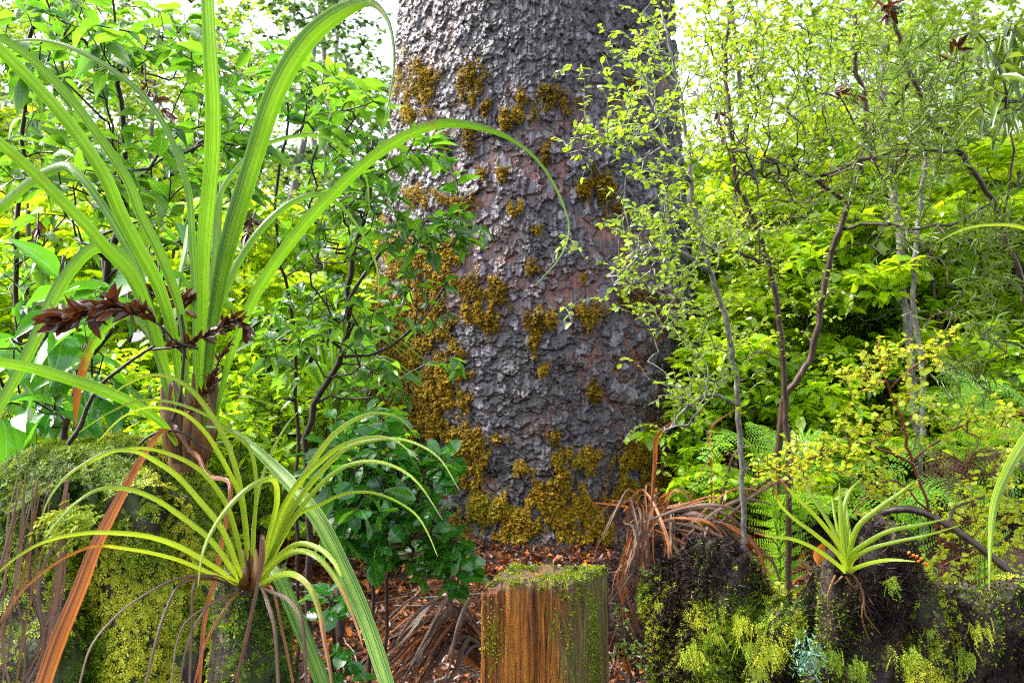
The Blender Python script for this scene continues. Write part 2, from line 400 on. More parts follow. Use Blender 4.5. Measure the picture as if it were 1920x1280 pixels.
M['brownbark'] = wood_mat('brown sapling bark', [(0.3, (0.014, 0.008, 0.006)), (0.55, (0.05, 0.026, 0.018)), (0.75, (0.13, 0.085, 0.06))], (50, 50, 14), 0.5, 0.003, 0.45, lichen=(0.16, 0.17, 0.12), lth=(0.6, 0.72))
M['redstem'] = wood_mat('red brown stem', [(0.3, (0.06, 0.014, 0.006)), (0.6, (0.16, 0.045, 0.016)), (0.8, (0.22, 0.09, 0.03))], (60, 60, 20), 0.3, 0.002, 0.4)
M['fibre'] = wood_mat('dark root fibre', [(0.3, (0.006, 0.003, 0.003)), (0.6, (0.020, 0.008, 0.007)), (0.85, (0.060, 0.026, 0.020))], (80, 80, 80), 0.5, 0.002, 0.6, 0.25)
M['sheath'] = wood_mat('brown leaf sheath', [(0.3, (0.022, 0.010, 0.004)), (0.5, (0.10, 0.042, 0.010)), (0.72, (0.22, 0.11, 0.03))], (70, 70, 10), 0.5, 0.003, 0.4)

def stump_mat(name, dark, brown, green, yellow, gth):
    m, t, out = mat_new(name)
    v = coords(t, 'Object', (45, 45, 9)); v2 = coords(t, 'Object')
    n1 = noise(t, v, 1.0, 6, 0.7, 0.5); n2 = noise(t, v2, 7, 5, 0.65); n3 = noise(t, v2, 90, 5, 0.7); n4 = noise(t, v2, 17, 5, 0.7)
    col = ramp(t, n1, [(0.32, dark), (0.62, brown), (0.8, (brown[0] * 2.2, brown[1] * 2.1, brown[2] * 2))])
    col = mixc(t, ramp(t, math_(t, 'ADD', n2, math_(t, 'MULTIPLY', math_(t, 'SUBTRACT', n3, 0.5), 0.5)), [(gth, 0.0), (gth + 0.08, 0.9)]), col, green)
    col = mixc(t, ramp(t, math_(t, 'ADD', n4, math_(t, 'MULTIPLY', math_(t, 'SUBTRACT', n3, 0.5), 0.7)), [(0.60, 0.0), (0.70, 0.85)]), col, yellow)
    hgt = math_(t, 'ADD', math_(t, 'ADD', n1, n3), n4)
    rg = ramp(t, n3, [(0.3, 0.32), (0.7, 0.85)])
    p = princ(t, col, rg, 0.35, bump(t, hgt, 0.9, 0.006)); t.links.new(p, out.inputs[0]); return m
M['stump_moss'] = stump_mat('mossy rotten wood', (0.006, 0.004, 0.003), (0.035, 0.019, 0.010), (0.035, 0.060, 0.006), (0.17, 0.15, 0.03), 0.50)
M['stump_rot'] = stump_mat('black rotten wood', (0.006, 0.003, 0.003), (0.028, 0.012, 0.009), (0.035, 0.055, 0.008), (0.14, 0.13, 0.03), 0.52)

def bark_mat():
    m, t, out = mat_new('scaly kauri bark')
    ti = attr(t, 'tint'); dr = attr(t, 'dry')
    vf = coords(t, 'Object', (70, 70, 6)); v = coords(t, 'Object')
    fib = noise(t, vf, 1.0, 5, 0.7, 0.3); fine = noise(t, v, 55, 5, 0.7); low = noise(t, v, 1.7, 3)
    mm = math_(t, 'ADD', math_(t, 'MULTIPLY', ti, 0.7), math_(t, 'MULTIPLY', fine, 0.3))
    grey = ramp(t, mm, [(0.12, (0.006, 0.004, 0.005)), (0.40, (0.017, 0.012, 0.014)), (0.62, (0.043, 0.032, 0.040)), (0.80, (0.115, 0.098, 0.115)), (0.95, (0.36, 0.33, 0.36))])
    grey = mixc(t, ramp(t, low, [(0.45, 0.0), (0.65, 0.4)]), grey, (0.045, 0.030, 0.028))
    red = ramp(t, math_(t, 'ADD', math_(t, 'MULTIPLY', fib, 0.8), math_(t, 'MULTIPLY', ti, 0.2)), [(0.32, (0.030, 0.008, 0.006)), (0.48, (0.15, 0.038, 0.021)), (0.66, (0.35, 0.12, 0.07))])
    col = mixc(t, dr, grey, red)
    lich = noise(t, v, 38, 4, 0.75)
    col = mixc(t, ramp(t, lich, [(0.62, 0.0), (0.68, 0.6)]), col, (0.22, 0.21, 0.16))
    hgt = math_(t, 'ADD', fib, math_(t, 'MULTIPLY', fine, 0.6))
    rg = ramp(t, fine, [(0.3, 0.14), (0.75, 0.42)])
    p = princ(t, col, rg, 0.55, bump(t, hgt, 0.7, 0.010), 0.12); t.links.new(p, out.inputs[0]); return m
M['bark'] = bark_mat()

def ground_mat():
    m, t, out = mat_new('forest soil'); v = coords(t, 'Object')
    n1 = noise(t, v, 9, 6, 0.7); n2 = noise(t, v, 70, 4, 0.7); n3 = noise(t, v, 1.2, 4)
    col = ramp(t, n1, [(0.3, (0.010, 0.006, 0.005)), (0.55, (0.035, 0.017, 0.011)), (0.75, (0.085, 0.035, 0.016))])
    col = mixc(t, ramp(t, n3, [(0.55, 0.0), (0.7, 0.6)]), col, (0.03, 0.05, 0.012))
    p = princ(t, col, 0.45, 0.4, bump(t, math_(t, 'ADD', n1, n2), 0.9, 0.02)); t.links.new(p, out.inputs[0]); return m
M['ground'] = ground_mat()

# ------------------------------------------------------------------ the ground
TX, TY = (1005 - 960) / F * 6.02, 6.02        # axis of the great trunk
def ground_z(x, y):
    x = np.asarray(x, float); y = np.asarray(y, float)
    z = 0.05 * (fbm(np.stack([x * 1.1, y * 1.1, x * 0], -1), 4, 3) - 0.5)
    d = np.hypot(x - TX, y - TY)
    z = z + 0.10 * np.exp(-((d - 1.2) / 0.7) ** 2)
    z = z + 0.05 * np.maximum(y - 9, 0) + 0.25 * sstep(0.9, 3.2, x) * sstep(1.5, 5, y)
    return z
def gp(px, Y):   # a point of the ground below a column of the view
    x = (px - 960) / F * Y; return np.array([x, Y, float(ground_z(x, Y)) - 0.03])
def build_ground():
    gx = np.sinh(np.linspace(-4.2, 4.2, 261)) * 2.0; gy = np.concatenate([-np.geomspace(60, 0.6, 20), np.linspace(-0.4, 9, 190), np.geomspace(9.3, 80, 40)])
    X, Y = np.meshgrid(gx, gy); Z = ground_z(X, Y)
    nx, ny = len(gx), len(gy)
    i = np.arange(ny - 1)[:, None] * nx; j = np.arange(nx - 1)[None]
    Fq = np.stack([i + j, i + j + 1, i + nx + j + 1, i + nx + j], -1).reshape(-1, 4)
    mb = MB(); mb.add(np.stack([X, Y, Z], -1), [Fq]); tag(mb.build('ground', M['ground']), kind='structure')
build_ground()

# ------------------------------------------------------------------ the great trunk
ZR = np.array([-0.3, 0.0, 0.18, 0.45, 0.9, 1.3, 1.85, 2.6, 3.85, 6.0, 11.0])
RR = np.array([1.62, 1.42, 1.33, 1.295, 1.255, 1.225, 1.15, 1.075, 0.985, 0.90, 0.80])
def trunk_r(z): return np.interp(z, ZR, RR)
def trunk_big(th, z):
    q = np.stack([np.cos(th) * 1.2 + 5, np.sin(th) * 1.2, z * 0.6], -1)
    f = 0.13 * (fbm(q, 3, 11) - 0.5)
    return f + 0.06 * np.exp(-np.maximum(z, 0) / 0.25) * np.sin(th * 7 + 1.0)
def trunk_pt(th, z, off=0.0):
    r = trunk_r(z) + trunk_big(th, z) + off
    return np.stack([TX + r * np.sin(th), TY - r * np.cos(th), z], -1)
def build_tree():
    root = thing('kauri_tree', 'huge old trunk with scaly grey and pinkish bark patched with golden moss', 'tree', (TX, TY, 0))
    th = np.concatenate([np.linspace(-math.pi, -1.75, 60)[:-1], np.linspace(-1.75, 1.75, 900), np.linspace(1.75, math.pi, 60)[1:]])
    zz = np.concatenate([np.linspace(-0.3, 4.3, 950), np.linspace(4.4, 11, 50)])
    TH, ZZ = np.meshgrid(th, zz); R = 1.15
    s = TH * R; z = ZZ
    q3 = np.stack([s, z, s * 0], -1)
    w1 = fbm(q3 * 14, 3, 21) - 0.5; w2 = fbm(q3 * 14, 3, 22) - 0.5; w3 = fbm(q3 * 55, 3, 23) - 0.5; w4 = fbm(q3 * 55, 3, 24) - 0.5
    su = s + 0.060 * w1 + 0.034 * w3; zu = z + 0.065 * w2 + 0.040 * w4
    grow_ = fbm(q3 * 1.6, 3, 29)
    clump = fbm(q3 * 2.6, 3, 43) + 0.16 * sstep(1.0, 0.2, np.abs(TH + 0.02)) * sstep(3.3, 2.0, z) * sstep(0.5, 1.0, z)
    fibn = fbm(np.stack([s * 120, z * 8, s * 0], -1), 3, 41) - 0.5
    hgt = 0.010 * fibn; tint = np.full(s.shape, 0.30) + 0.5 * fibn; red = sstep(0.53, 0.64, clump) * sstep(0.42, 0.55, fbm(q3 * 7, 3, 49))
    for (cu, cv, amp, seed, pex) in ((0.080, 0.128, 0.011, 31, 0.68), (0.050, 0.074, 0.012, 32, 0.64), (0.032, 0.045, 0.009, 33, 0.48)):
        idh, idr, d1, e, ou, ov = cells(su / cu, zu / cv, seed)
        prob = np.clip(pex - 0.7 * (clump - 0.5), 0.2, 0.95)
        ex = (idh < prob).astype(float)
        edge = sstep(0.0, 0.07, e)
        lift = 0.6 + 0.6 * idr - 0.8 * ov + 0.6 * ou * np.sin(idr * 40)
        hgt = hgt + ex * amp * np.maximum(lift, 0.12) * edge
        on = ex * sstep(0.02, 0.07, e)
        tint = tint * (1 - on) + on * (0.05 + 0.95 * idr + 0.35 * fibn)
        redp = (idr < sstep(0.50, 0.72, clump) * 0.5).astype(float)
        red = red * (1 - on) + on * redp * (0.75 if amp > 0.012 else 0.3)
    hgt = hgt + 0.003 * (fbm(q3 * 45, 3, 47) - 0.5)
    V = trunk_pt(TH, ZZ, hgt - 0.02)
    n = len(th); m = len(zz)
    i = np.arange(m - 1)[:, None] * n; j = np.arange(n)[None]; j2 = (j + 1) % n
    Fq = np.stack([i + j, i + j2, i + n + j2, i + n + j], -1).reshape(-1, 4)
    # the seam column repeats th=-pi at th=pi
    mb = MB(); mb.add(V, [Fq], np.clip(tint, 0, 1).ravel(), np.clip(red, 0, 1).ravel())
    mb.build('trunk', M['bark'], root)
    # moss patches given by their place in the view, carried onto the trunk's surface
    pats = [(770,165,28,45),(805,160,20,34),(768,212,13,24),(885,155,20,36),(912,202,10,12),(980,178,11,14),(1035,190,27,20),(960,222,26,17),(880,268,14,24),(832,262,16,18),
            (1020,282,9,24),(945,322,9,14),(965,392,12,12),(905,325,9,12),(790,370,20,18),(852,378,30,22),(1120,350,26,28),(1150,388,18,20),(1012,430,8,11),(1000,505,9,11),
            (770,480,58,44),(838,500,26,58),(735,560,26,48),(800,560,38,44),(885,532,17,27),(888,588,22,18),(940,545,19,24),(918,602,18,26),(820,622,18,28),(770,632,44,46),
            (865,655,17,14),(806,722,46,42),(752,705,42,46),(842,752,18,24),(796,788,52,36),(725,762,26,46),(822,812,34,20),(1012,600,24,18),(1002,648,8,24),(1105,588,18,20),
            (1115,735,11,19),(1192,560,24,22),(880,836,30,34),(876,884,28,28),(930,820,18,10),(1040,815,14,13),(985,880,18,12),(1090,860,34,20),(1196,858,30,30),(1236,900,30,32),
            (1268,880,20,18),(918,956,42,32),(860,1000,36,24),(972,984,40,34),(1040,928,44,38),(1092,962,44,38),(1220,800,12,10),(1180,915,28,26),(1130,990,26,20),(1020,690,8,12),
            (760,540,56,56),(790,600,46,56),(750,660,56,58),(800,770,56,56),(838,690,22,56),(725,830,30,40),(1288,620,8,26),(1180,165,9,14),(1090,520,8,10),(880,700,10,9)]
    for (cx, cy, rx, ry) in pats:
        rx *= 1.18; ry *= 1.15; Yd = 4.9; area = math.pi * rx * ry * (Yd / F) ** 2
        n = int(min(7000, 160 + area * 62000))
        a = rng.random(n * 3) * 2 * math.pi; rr = np.sqrt(rng.random(n * 3)) * 1.75
        px = cx + rx * rr * np.cos(a); py = cy + ry * rr * np.sin(a)
        nz = fbm(np.stack([px / 11, py / 24, px * 0], -1), 4, 51)
        ed = rr - (2.5 * nz - 0.32)
        k = ed < 0.34 * rng.random(len(px)) ** 3; px, py, rr, ed = px[k][:n], py[k][:n], rr[k][:n], ed[k][:n]
        # ray to the trunk
        X = (px - 960) / F; Zs = -(py - 640) / F
        t = np.full(px.shape, 5.0)
        for _ in range(6):
            zc = H + Zs * t; r = trunk_r(zc)
            A = X * X + 1; B = -2 * (X * TX + TY); Cc = TX * TX + TY * TY - r * r
            disc = np.maximum(B * B - 4 * A * Cc, 0); t = (-B - np.sqrt(disc)) / (2 * A)
        zc = H + Zs * t; thp = np.arctan2(X * t - TX, TY - t)
        cl = fbm(np.stack([px / 9.0, py / 3.8, px * 0], -1), 2, 57); cl = np.abs(cl - 0.5) * 2
        thick = 0.027 * np.clip(-ed, 0, 0.8) ** 0.8 * (0.25 + 1.5 * cl)
        pos = trunk_pt(thp, zc, 0.012 + thick * (0.55 + 0.45 * rng.random(len(px))))
        out = np.stack([np.sin(thp), -np.cos(thp), np.zeros_like(thp)], -1)
        d = out * 0.75 + np.array([0, 0, -0.55]) + rvec(len(px), 0.42)
        up = np.array([0, 0, 1.0]) + out * 0.3 + rvec(len(px), 0.3)
        low = sstep(720, 980, py); goldn = np.clip(0.62 - 0.0 * low + 0.3 * (rng.random(len(px)) - 0.5), 0, 1)
        tint = np.where(rng.random(len(px)) < 0.10 + 0.62 * low, 0.82 + 0.18 * rng.random(len(px)), goldn) - 0.55 * rng.random(len(px)) * (rng.random(len(px)) < 0.4) - 0.3 * sstep(0.25, 0.05, cl)  # last term paints shade into the gaps between moss clumps
        mb = MB(); L = (0.008 + 0.011 * rng.random(len(px))) * (0.5 + 0.5 * sstep(0.05, -0.35, ed))
        leaves(mb, pos, d, up, L, L * (0.55 + 0.5 * rng.random(len(px))), T_SMALL, np.clip(tint + rng.uniform(-0.16, 0.06) + 0.5 * (fbm(np.stack([px / 26, py / 26, px * 0], -1), 2, 59) - 0.55), 0, 1))
        mb.build('moss_patch', M['moss_gold'], root)
build_tree()

# ------------------------------------------------------------------ strap-leaved plants
def blade(root, name, mat, path, y0, y1, tint=0.5, roll=0.0, fold=0.3, dry=None, n=34, ym=None, twist=0.0):
    """path: (px, py, width px) read along the leaf; y0..y1 the distance at its base and tip"""
    k = len(path); ts = np.linspace(0, 1, k)
    ys = y0 + (y1 - y0) * ts if ym is None else np.interp(ts, [0, 0.5, 1], [y0, ym, y1])
    pts = [P(p[0], p[1], y) for p, y in zip(path, ys)]
    w = [p[2] / F * y for p, y in zip(path, ys)]
    mb = MB(); strap(mb, pts, w, n, roll, fold, tint, dry, twist=twist)
    return mb.build(name, mat, root)
def wpath(pts, ws):
    t = np.linspace(0, 1, len(pts)); w = np.interp(t, np.linspace(0, 1, len(ws)), ws)
    return [(p[0], p[1], q) for p, q in zip(pts, w)]

def plant_big():
    base = P(352, 850, 1.36)
    root = thing('strap_leaf_plant', 'tall epiphyte with long striped strap leaves rising from the mossy stump', 'plant', base)
    S = M['strap']
    L = [
      ([(372,820),(376,700),(381,600),(386,450),(400,300),(402,200),(397,110),(388,-60)], [20,27,31,36,39,39,36,30], 1.35, 1.22, 0.6, None),
      ([(380,815),(390,690),(402,590),(425,470),(478,290),(520,165),(578,72),(640,22),(692,4),(726,36),(739,105),(731,180),(708,285)], [20,28,34,40,44,47,46,36,20,10,6,4,2], 1.34, 1.12, 0.35, [0,0,0,0,0.05,0.25,0,0]),
      ([(400,815),(424,700),(452,615),(500,520),(570,425),(640,350),(715,285),(775,250),(835,233),(900,240),(962,264),(1012,306),(1050,370),(1067,430),(1050,482),(1003,535)], [16,22,27,30,30,29,28,26,24,17,11,8,6,5,4,2], 1.36, 1.20, 0.45, [0,0,0,0,0.0,0.2,0,0,0,0.1]),
      ([(338,810),(334,700),(318,605),(292,527),(262,471),(225,400),(195,330),(135,240),(67,161),(0,94),(-60,40)], [16,24,28,30,31,31,30,30,29,28,24], 1.36, 1.10, 0.3, None),
      ([(350,800),(349,690),(337,580),(319,524),(296,467),(262,400),(240,341),(187,259),(124,176),(56,109),(0,71),(-60,36)], [14,18,22,23,24,23,23,22,21,20,17,12], 1.36, 1.25, 0.5, None),
      ([(366,800),(367,690),(366,560),(362,475),(354,360),(337,300),(311,240),(270,180),(210,131),(131,88),(75,75),(15,77)], [12,17,17,17,15,14,14,14,13,11,8,3], 1.37, 1.48, 0.7, None),
      ([(325,810),(316,720),(296,655),(270,572),(240,512),(202,472),(161,424),(112,375),(56,319),(0,270),(-60,220)], [16,26,29,31,32,31,30,29,28,26,22], 1.35, 1.12, 0.2, [0,0,0,0,0,0.1,0.2,0.1]),
      ([(330,815),(316,735),(296,620),(277,565),(259,501),(217,424),(187,375),(152,330),(126,310),(95,318),(50,345),(0,388),(-50,425)], [12,18,20,20,20,20,19,18,19,22,24,24,20], 1.39, 1.55, 0.8, None),
      ([(385,810),(396,690),(405,595),(424,539),(461,467),(506,412),(548,379),(600,364),(640,388),(680,440),(706,500),(709,560)], [10,16,18,18,17,16,14,11,8,6,5,2], 1.38, 1.55, 0.75, None),
      ([(376,800),(392,640),(402,470),(412,367),(442,319),(487,277),(550,256),(607,256),(656,289),(686,335),(693,400)], [10,14,13,12,11,10,9,8,7,5,2], 1.40, 1.62, 0.65, None),
      ([(322,800),(305,660),(266,540),(222,474),(180,464),(131,509),(94,572),(64,640),(30,707),(0,760),(-30,820)], [14,20,24,26,28,29,28,27,25,22,18], 1.38, 1.22, 0.4, [0,0,0,0,0,0.15,0.1]),
      ([(318,800),(300,690),(270,612),(232,592),(195,618),(172,650),(157,690),(147,730),(143,765),(141,800)], [12,16,18,19,20,21,20,18,13,3], 1.38, 1.45, 0.9, [0,0,0,0.1,0.25,0.45,0.6,0.9]),
      ([(332,835),(307,797),(262,764),(206,737),(131,711),(56,689),(0,679),(-60,672)], [14,22,26,27,27,25,22,18], 1.30, 1.02, 0.85, [0.2,0,0,0,0,0]),
      ([(385,800),(431,806),(469,834),(517,879),(555,920),(600,980),(645,1070),(682,1156),(712,1242),(740,1330)], [8,16,22,29,33,36,37,37,36,30], 1.30, 0.92, 0.45, None),
      ([(392,800),(396,690),(404,560),(410,440),(415,340)], [12,16,16,12,8], 1.42, 1.60, 0.2, None),
      ([(345,800),(330,660),(330,560),(346,470),(352,420)], [10,14,14,12,6], 1.43, 1.7, 0.15, None),
    ]
    for i, (pts, ws, y0, y1, ti, dry) in enumerate(L):
        ws = [w * (0.48 if j == 0 else 0.58 if j == 1 else 0.68 if j == 2 else 0.80) for j, w in enumerate(ws)]
        blade(root, 'leaf', S, wpath(pts, ws) if len(ws) != len(pts) else [(p[0], p[1], w) for p, w in zip(pts, ws)], y0, y1, rng.random(), roll=float(rng.normal(0, 0.22)), fold=0.4, dry=dry, n=46)
    # brown sheathing base
    mb = MB()
    for i in range(15):
        x0 = 312 + i * 6; y = 1.36 + 0.03 * math.sin(i * 2.4)
        strap(mb, [P(x0 * 0.6 + 352 * 0.4, 868, y), P(x0, 815, y - 0.005), P(x0 + (x0 - 352) * 0.15, 765 + 12 * math.sin(i * 1.7), y), P(x0 + (x0 - 352) * 0.25, 725 + 30 * math.sin(i * 1.3), y + 0.005)],
              [0.018, 0.021, 0.014, 0.004], 12, rng.normal(0, 0.3), 0.4, rng.random())
    tube(mb, [P(352, 880, 1.375), P(352, 840, 1.375), P(352, 790, 1.375), P(353, 740, 1.375)], [0.03, 0.033, 0.026, 0.010], 10)
    mb.build('leaf_base', M['sheath'], root)
    dead = [([(332,835),(318,812),(300,811),(262,867),(232,924),(187,1014),(150,1111),(112,1205),(80,1300)], [8,8,9,14,19,26,32,37,40], 1.33, 0.88, 0.6, M['strap_rust']),
            ([(352,842),(372,855),(390,890),(431,905),(424,980),(405,1077),(386,1156),(374,1290)], [6,8,9,9,9,10,10,9], 1.31, 1.02, 0.4, M['strap_rust']),
            ([(312,860),(313,800),(318,735),(322,718),(340,738),(362,778)], [6,7,9,9,8,3], 1.33, 1.30, 0.4, M['strap_dead']),
            ([(372,860),(350,836),(326,803),(330,800),(355,840),(378,868)], [5,7,8,8,7,3], 1.32, 1.27, 0.3, M['strap_dead'])]
    for pts, ws, y0, y1, ti, mt in dead:
        blade(root, 'dead_leaf', mt, [(p[0], p[1], w) for p, w in zip(pts, ws)], y0, y1, ti, roll=0.25, fold=0.38, n=46, twist=0.5)
    return root
def plant_front():
    base = P(456, 1085, 1.14)
    root = thing('strap_leaf_plant', 'spreading lime rosette of arching narrow leaves perched on the side of the mossy stump', 'plant', base)
    S = M['strap_lime']
    L = [
      ([(450,1088),(437,1068),(394,1010),(337,965),(292,935),(240,916),(187,916),(142,942),(105,980),(88,1004)], [12,16,17,17,16,15,12,9,6,2], 1.13, 0.92),
      ([(452,1088),(446,1066),(416,991),(375,939),(330,890),(292,864),(255,846),(210,845),(161,867),(120,897),(90,938),(79,970)], [12,16,17,17,16,15,13,11,9,7,5,2], 1.13, 0.95),
      ([(456,1088),(455,1066),(439,991),(420,939),(375,882),(319,852),(262,840),(205,850),(150,880)], [12,15,17,17,16,13,10,7,2], 1.14, 1.05),
      ([(466,1085),(464,1020),(454,935),(442,880),(421,821),(391,771),(353,726),(317,706),(282,703),(243,717),(198,747)], [10,13,16,17,17,16,14,11,9,7,3], 1.15, 1.12),
      ([(462,1085),(460,1010),(449,930),(431,890),(415,860),(386,813),(347,777),(308,765),(270,765),(228,783),(181,830)], [10,13,16,16,16,15,12,10,8,6,2], 1.15, 1.0),
      ([(474,1085),(476,1000),(480,900),(466,836),(433,810),(391,780),(341,759),(296,750),(252,753),(198,777),(148,810)], [8,11,12,12,11,10,9,8,7,5,2], 1.16, 1.15),
      ([(446,1094),(401,1062),(337,1025),(281,1006),(225,999),(157,999),(86,1014),(37,1040),(-10,1078)], [11,15,16,15,14,12,10,7,4], 1.11, 0.82),
      ([(446,1096),(397,1076),(337,1051),(281,1036),(225,1027),(191,1023),(157,1029),(105,1055),(45,1104),(-5,1170)], [9,13,13,12,11,10,9,8,7,4], 1.11, 0.80),
      ([(484,1085),(503,1010),(520,935),(512,898),(480,905),(435,942),(397,995),(379,1040),(371,1100)], [9,14,17,17,16,15,12,8,2], 1.12, 0.95),
      ([(484,1085),(499,1040),(532,965),(574,886),(619,822),(655,792),(700,775),(745,782),(780,815)], [10,15,18,18,16,13,9,6,2], 1.14, 1.12),
      ([(486,1085),(505,1030),(528,960),(560,905),(600,866),(640,836),(697,819),(740,825),(785,862)], [9,13,17,18,16,13,9,6,2], 1.14, 1.0),
      ([(488,1085),(512,1030),(545,960),(600,886),(656,837),(739,822),(787,834),(825,860),(861,918)], [9,13,16,16,13,9,7,5,2], 1.14, 0.98),
      ([(488,1085),(515,1030),(555,965),(600,909),(645,875),(697,864),(750,879),(787,909),(830,974)], [9,13,14,14,13,11,8,6,2], 1.14, 0.98),
      ([(489,1088),(520,1030),(560,965),(600,946),(645,926),(694,923),(742,939),(780,965),(802,999),(820,1042)], [9,11,12,11,10,9,8,7,5,2], 1.14, 0.98),
      ([(488,1090),(491,1077),(525,1040),(562,1019),(600,1029),(625,1052),(640,1080)], [12,15,16,16,15,12,4], 1.12, 0.98),
      ([(486,1094),(495,1080),(525,1047),(562,1032),(596,1044),(630,1085),(652,1130),(671,1179),(680,1212)], [12,16,17,17,16,15,12,7,2], 1.12, 0.95),
      ([(484,1098),(500,1088),(524,1077),(551,1076),(581,1100),(600,1149),(608,1197),(618,1250),(626,1310)], [12,16,18,18,18,16,14,11,6], 1.11, 0.92),
      ([(500,1060),(521,1080),(544,1130),(574,1201),(612,1300)], [18,26,30,31,30], 1.18, 1.10),
      ([(470,1085),(478,960),(500,870),(535,800),(560,770)], [7,10,9,6,2], 1.17, 1.3),
    ]
    drys = {6: [0, 0, 0, 0.05, 0.1], 7: [0, 0, 0.1, 0.45, 0.8, 0.9], 15: [0, 0, 0, 0.2, 0.5, 0.9], 16: [0, 0, 0.2, 0.35, 0.65, 0.9], 0: [0, 0, 0, 0, 0.2]}
    for i, (pts, ws, y0, y1) in enumerate(L):
        mt = M['strap'] if i == 17 else S
        blade(root, 'leaf', mt, [(p[0], p[1], w * (0.9 if i == 17 else 0.62)) for p, w in zip(pts, ws)], y0, y1, rng.random(), roll=float(rng.normal(0, 0.35)), fold=0.3, dry=drys.get(i), n=40)
    dead = [([(486,1090),(494,1040),(491,1002),(484,1085),(469,1160),(440,1290)], [6,9,9,9,10,8], 1.10, 0.98),
            ([(440,1098),(410,1080),(375,1077),(326,1085),(262,1119),(210,1160),(169,1212),(146,1290)], [4,6,7,8,7,7,6,5], 1.10, 0.88),
            ([(440,1100),(400,1084),(367,1085),(337,1096),(311,1145),(292,1205),(272,1290)], [4,7,8,8,9,8,7], 1.10, 0.92),
            ([(442,1100),(400,1086),(366,1092),(360,1175),(355,1290)], [4,7,7,7,6], 1.10, 0.98),
            ([(490,1100),(499,1122),(514,1175),(522,1290)], [7,10,10,8], 1.10, 1.0),
            ([(490,1100),(506,1107),(544,1126),(566,1164),(576,1290)], [6,9,10,11,8], 1.10, 0.98),
            ([(488,1098),(510,1100),(529,1175),(552,1290)], [6,8,8,7], 1.11, 1.02),
            ([(446,1110),(398,1130),(356,1195),(335,1290)], [5,7,6,4], 1.09, 0.98),
            ([(450,1110),(430,1130),(388,1200),(362,1290)], [4,6,6,4], 1.09, 1.0),
            ([(440,1110),(420,1120),(345,1170),(318,1290)], [4,6,5,4], 1.10, 0.95)]
    for pts, ws, y0, y1 in dead:
        blade(root, 'dead_leaf', M['strap_rust'] if rng.random() < 0.35 else M['strap_dead'], [(p[0], p[1], w * 0.72) for p, w in zip(pts, ws)], y0, y1, rng.random(), roll=rng.normal(0, 0.4), fold=0.6, n=26)
    mb = MB()
    for i in range(16):
        x0 = 440 + i * 3.4
        strap(mb, [P(466, 1106, 1.155), P(x0, 1085, 1.135 + 0.01 * math.sin(i)), P(x0 + (x0 - 466) * 0.2, 1040 + 12 * math.sin(i * 2.1), 1.14)], [0.010, 0.011, 0.003], 8, rng.normal(0, 0.5), 0.4, rng.random())
    tube(mb, [P(466, 1150, 1.20), P(466, 1104, 1.18), P(466, 1050, 1.165)], [0.018, 0.018, 0.006], 8)
    mb.build('leaf_base', M['sheath'], root)
def plant_right():
    base = P(1590, 1072, 1.42)
    root = thing('strap_leaf_plant', 'small bright green spiky rosette growing on top of the dark rotten stump', 'plant', base)
    L = [
      ([(1590,1072),(1583,1030),(1577,975),(1575,940),(1574,905)], [12,15,13,9,2], 1.43, 1.45),
      ([(1588,1070),(1575,1028),(1537,976),(1492,931),(1455,892)], [8,10,10,8,2], 1.42, 1.34),
      ([(1588,1068),(1577,1021),(1549,969),(1519,924),(1500,884)], [8,11,11,8,2], 1.43, 1.5),
      ([(1586,1070),(1575,1042),(1530,1002),(1481,965),(1459,939),(1453,914)], [9,11,10,8,6,2], 1.41, 1.3),
      ([(1586,1074),(1575,1062),(1530,1029),(1485,1010),(1440,1004),(1415,998)], [9,10,9,8,6,2], 1.41, 1.28),
      ([(1592,1070),(1594,1032),(1609,987),(1642,957),(1684,927),(1723,897)], [10,12,13,12,10,2], 1.42, 1.38),
      ([(1594,1070),(1597,1040),(1631,1014),(1669,995),(1725,984),(1780,971)], [10,12,12,10,8,2], 1.41, 1.3),
      ([(1594,1072),(1601,1048),(1631,1029),(1687,1014),(1736,1004),(1802,984)], [9,10,10,8,6,2], 1.41, 1.26),
      ([(1594,1074),(1601,1066),(1631,1055),(1669,1049),(1716,1052)], [9,10,9,8,2], 1.40, 1.28),
      ([(1590,1068),(1586,1017),(1582,957),(1594,920),(1617,895)], [9,11,11,8,2], 1.44, 1.5),
      ([(1588,1066),(1575,1010),(1564,961),(1560,930)], [6,8,6,2], 1.44, 1.52),
      ([(1591,1068),(1592,1000),(1586,962),(1588,948)], [6,9,7,2], 1.44, 1.5)]
    for pts, ws, y0, y1 in L:
        d = [0, 0, 0, 0, 0.9] if pts[-1][0] < 1470 else None
        blade(root, 'leaf', M['strap_lime'], [(p[0], p[1], w * 0.78) for p, w in zip(pts, ws)], y0, y1, 0.4 + 0.6 * rng.random(), roll=float(rng.normal(0, 0.25)), fold=0.32, dry=d, n=26)
    for pts in ([(1600,1078),(1612,1098),(1620,1120),(1616,1150),(1622,1180),(1634,1205)], [(1602,1080),(1618,1110),(1622,1150),(1640,1175),(1652,1190)], [(1566,1078),(1555,1105),(1552,1120),(1558,1160),(1561,1190)], [(1580,1080),(1562,1094),(1548,1080)], [(1585,1080),(1600,1100),(1615,1092)]):
        mb = MB(); tube(mb, catmull([P(x, y, 1.385) for x, y in pts], 14), np.linspace(0.0022, 0.0009, 14), 5); mb.build('root', M['sheath'], root)
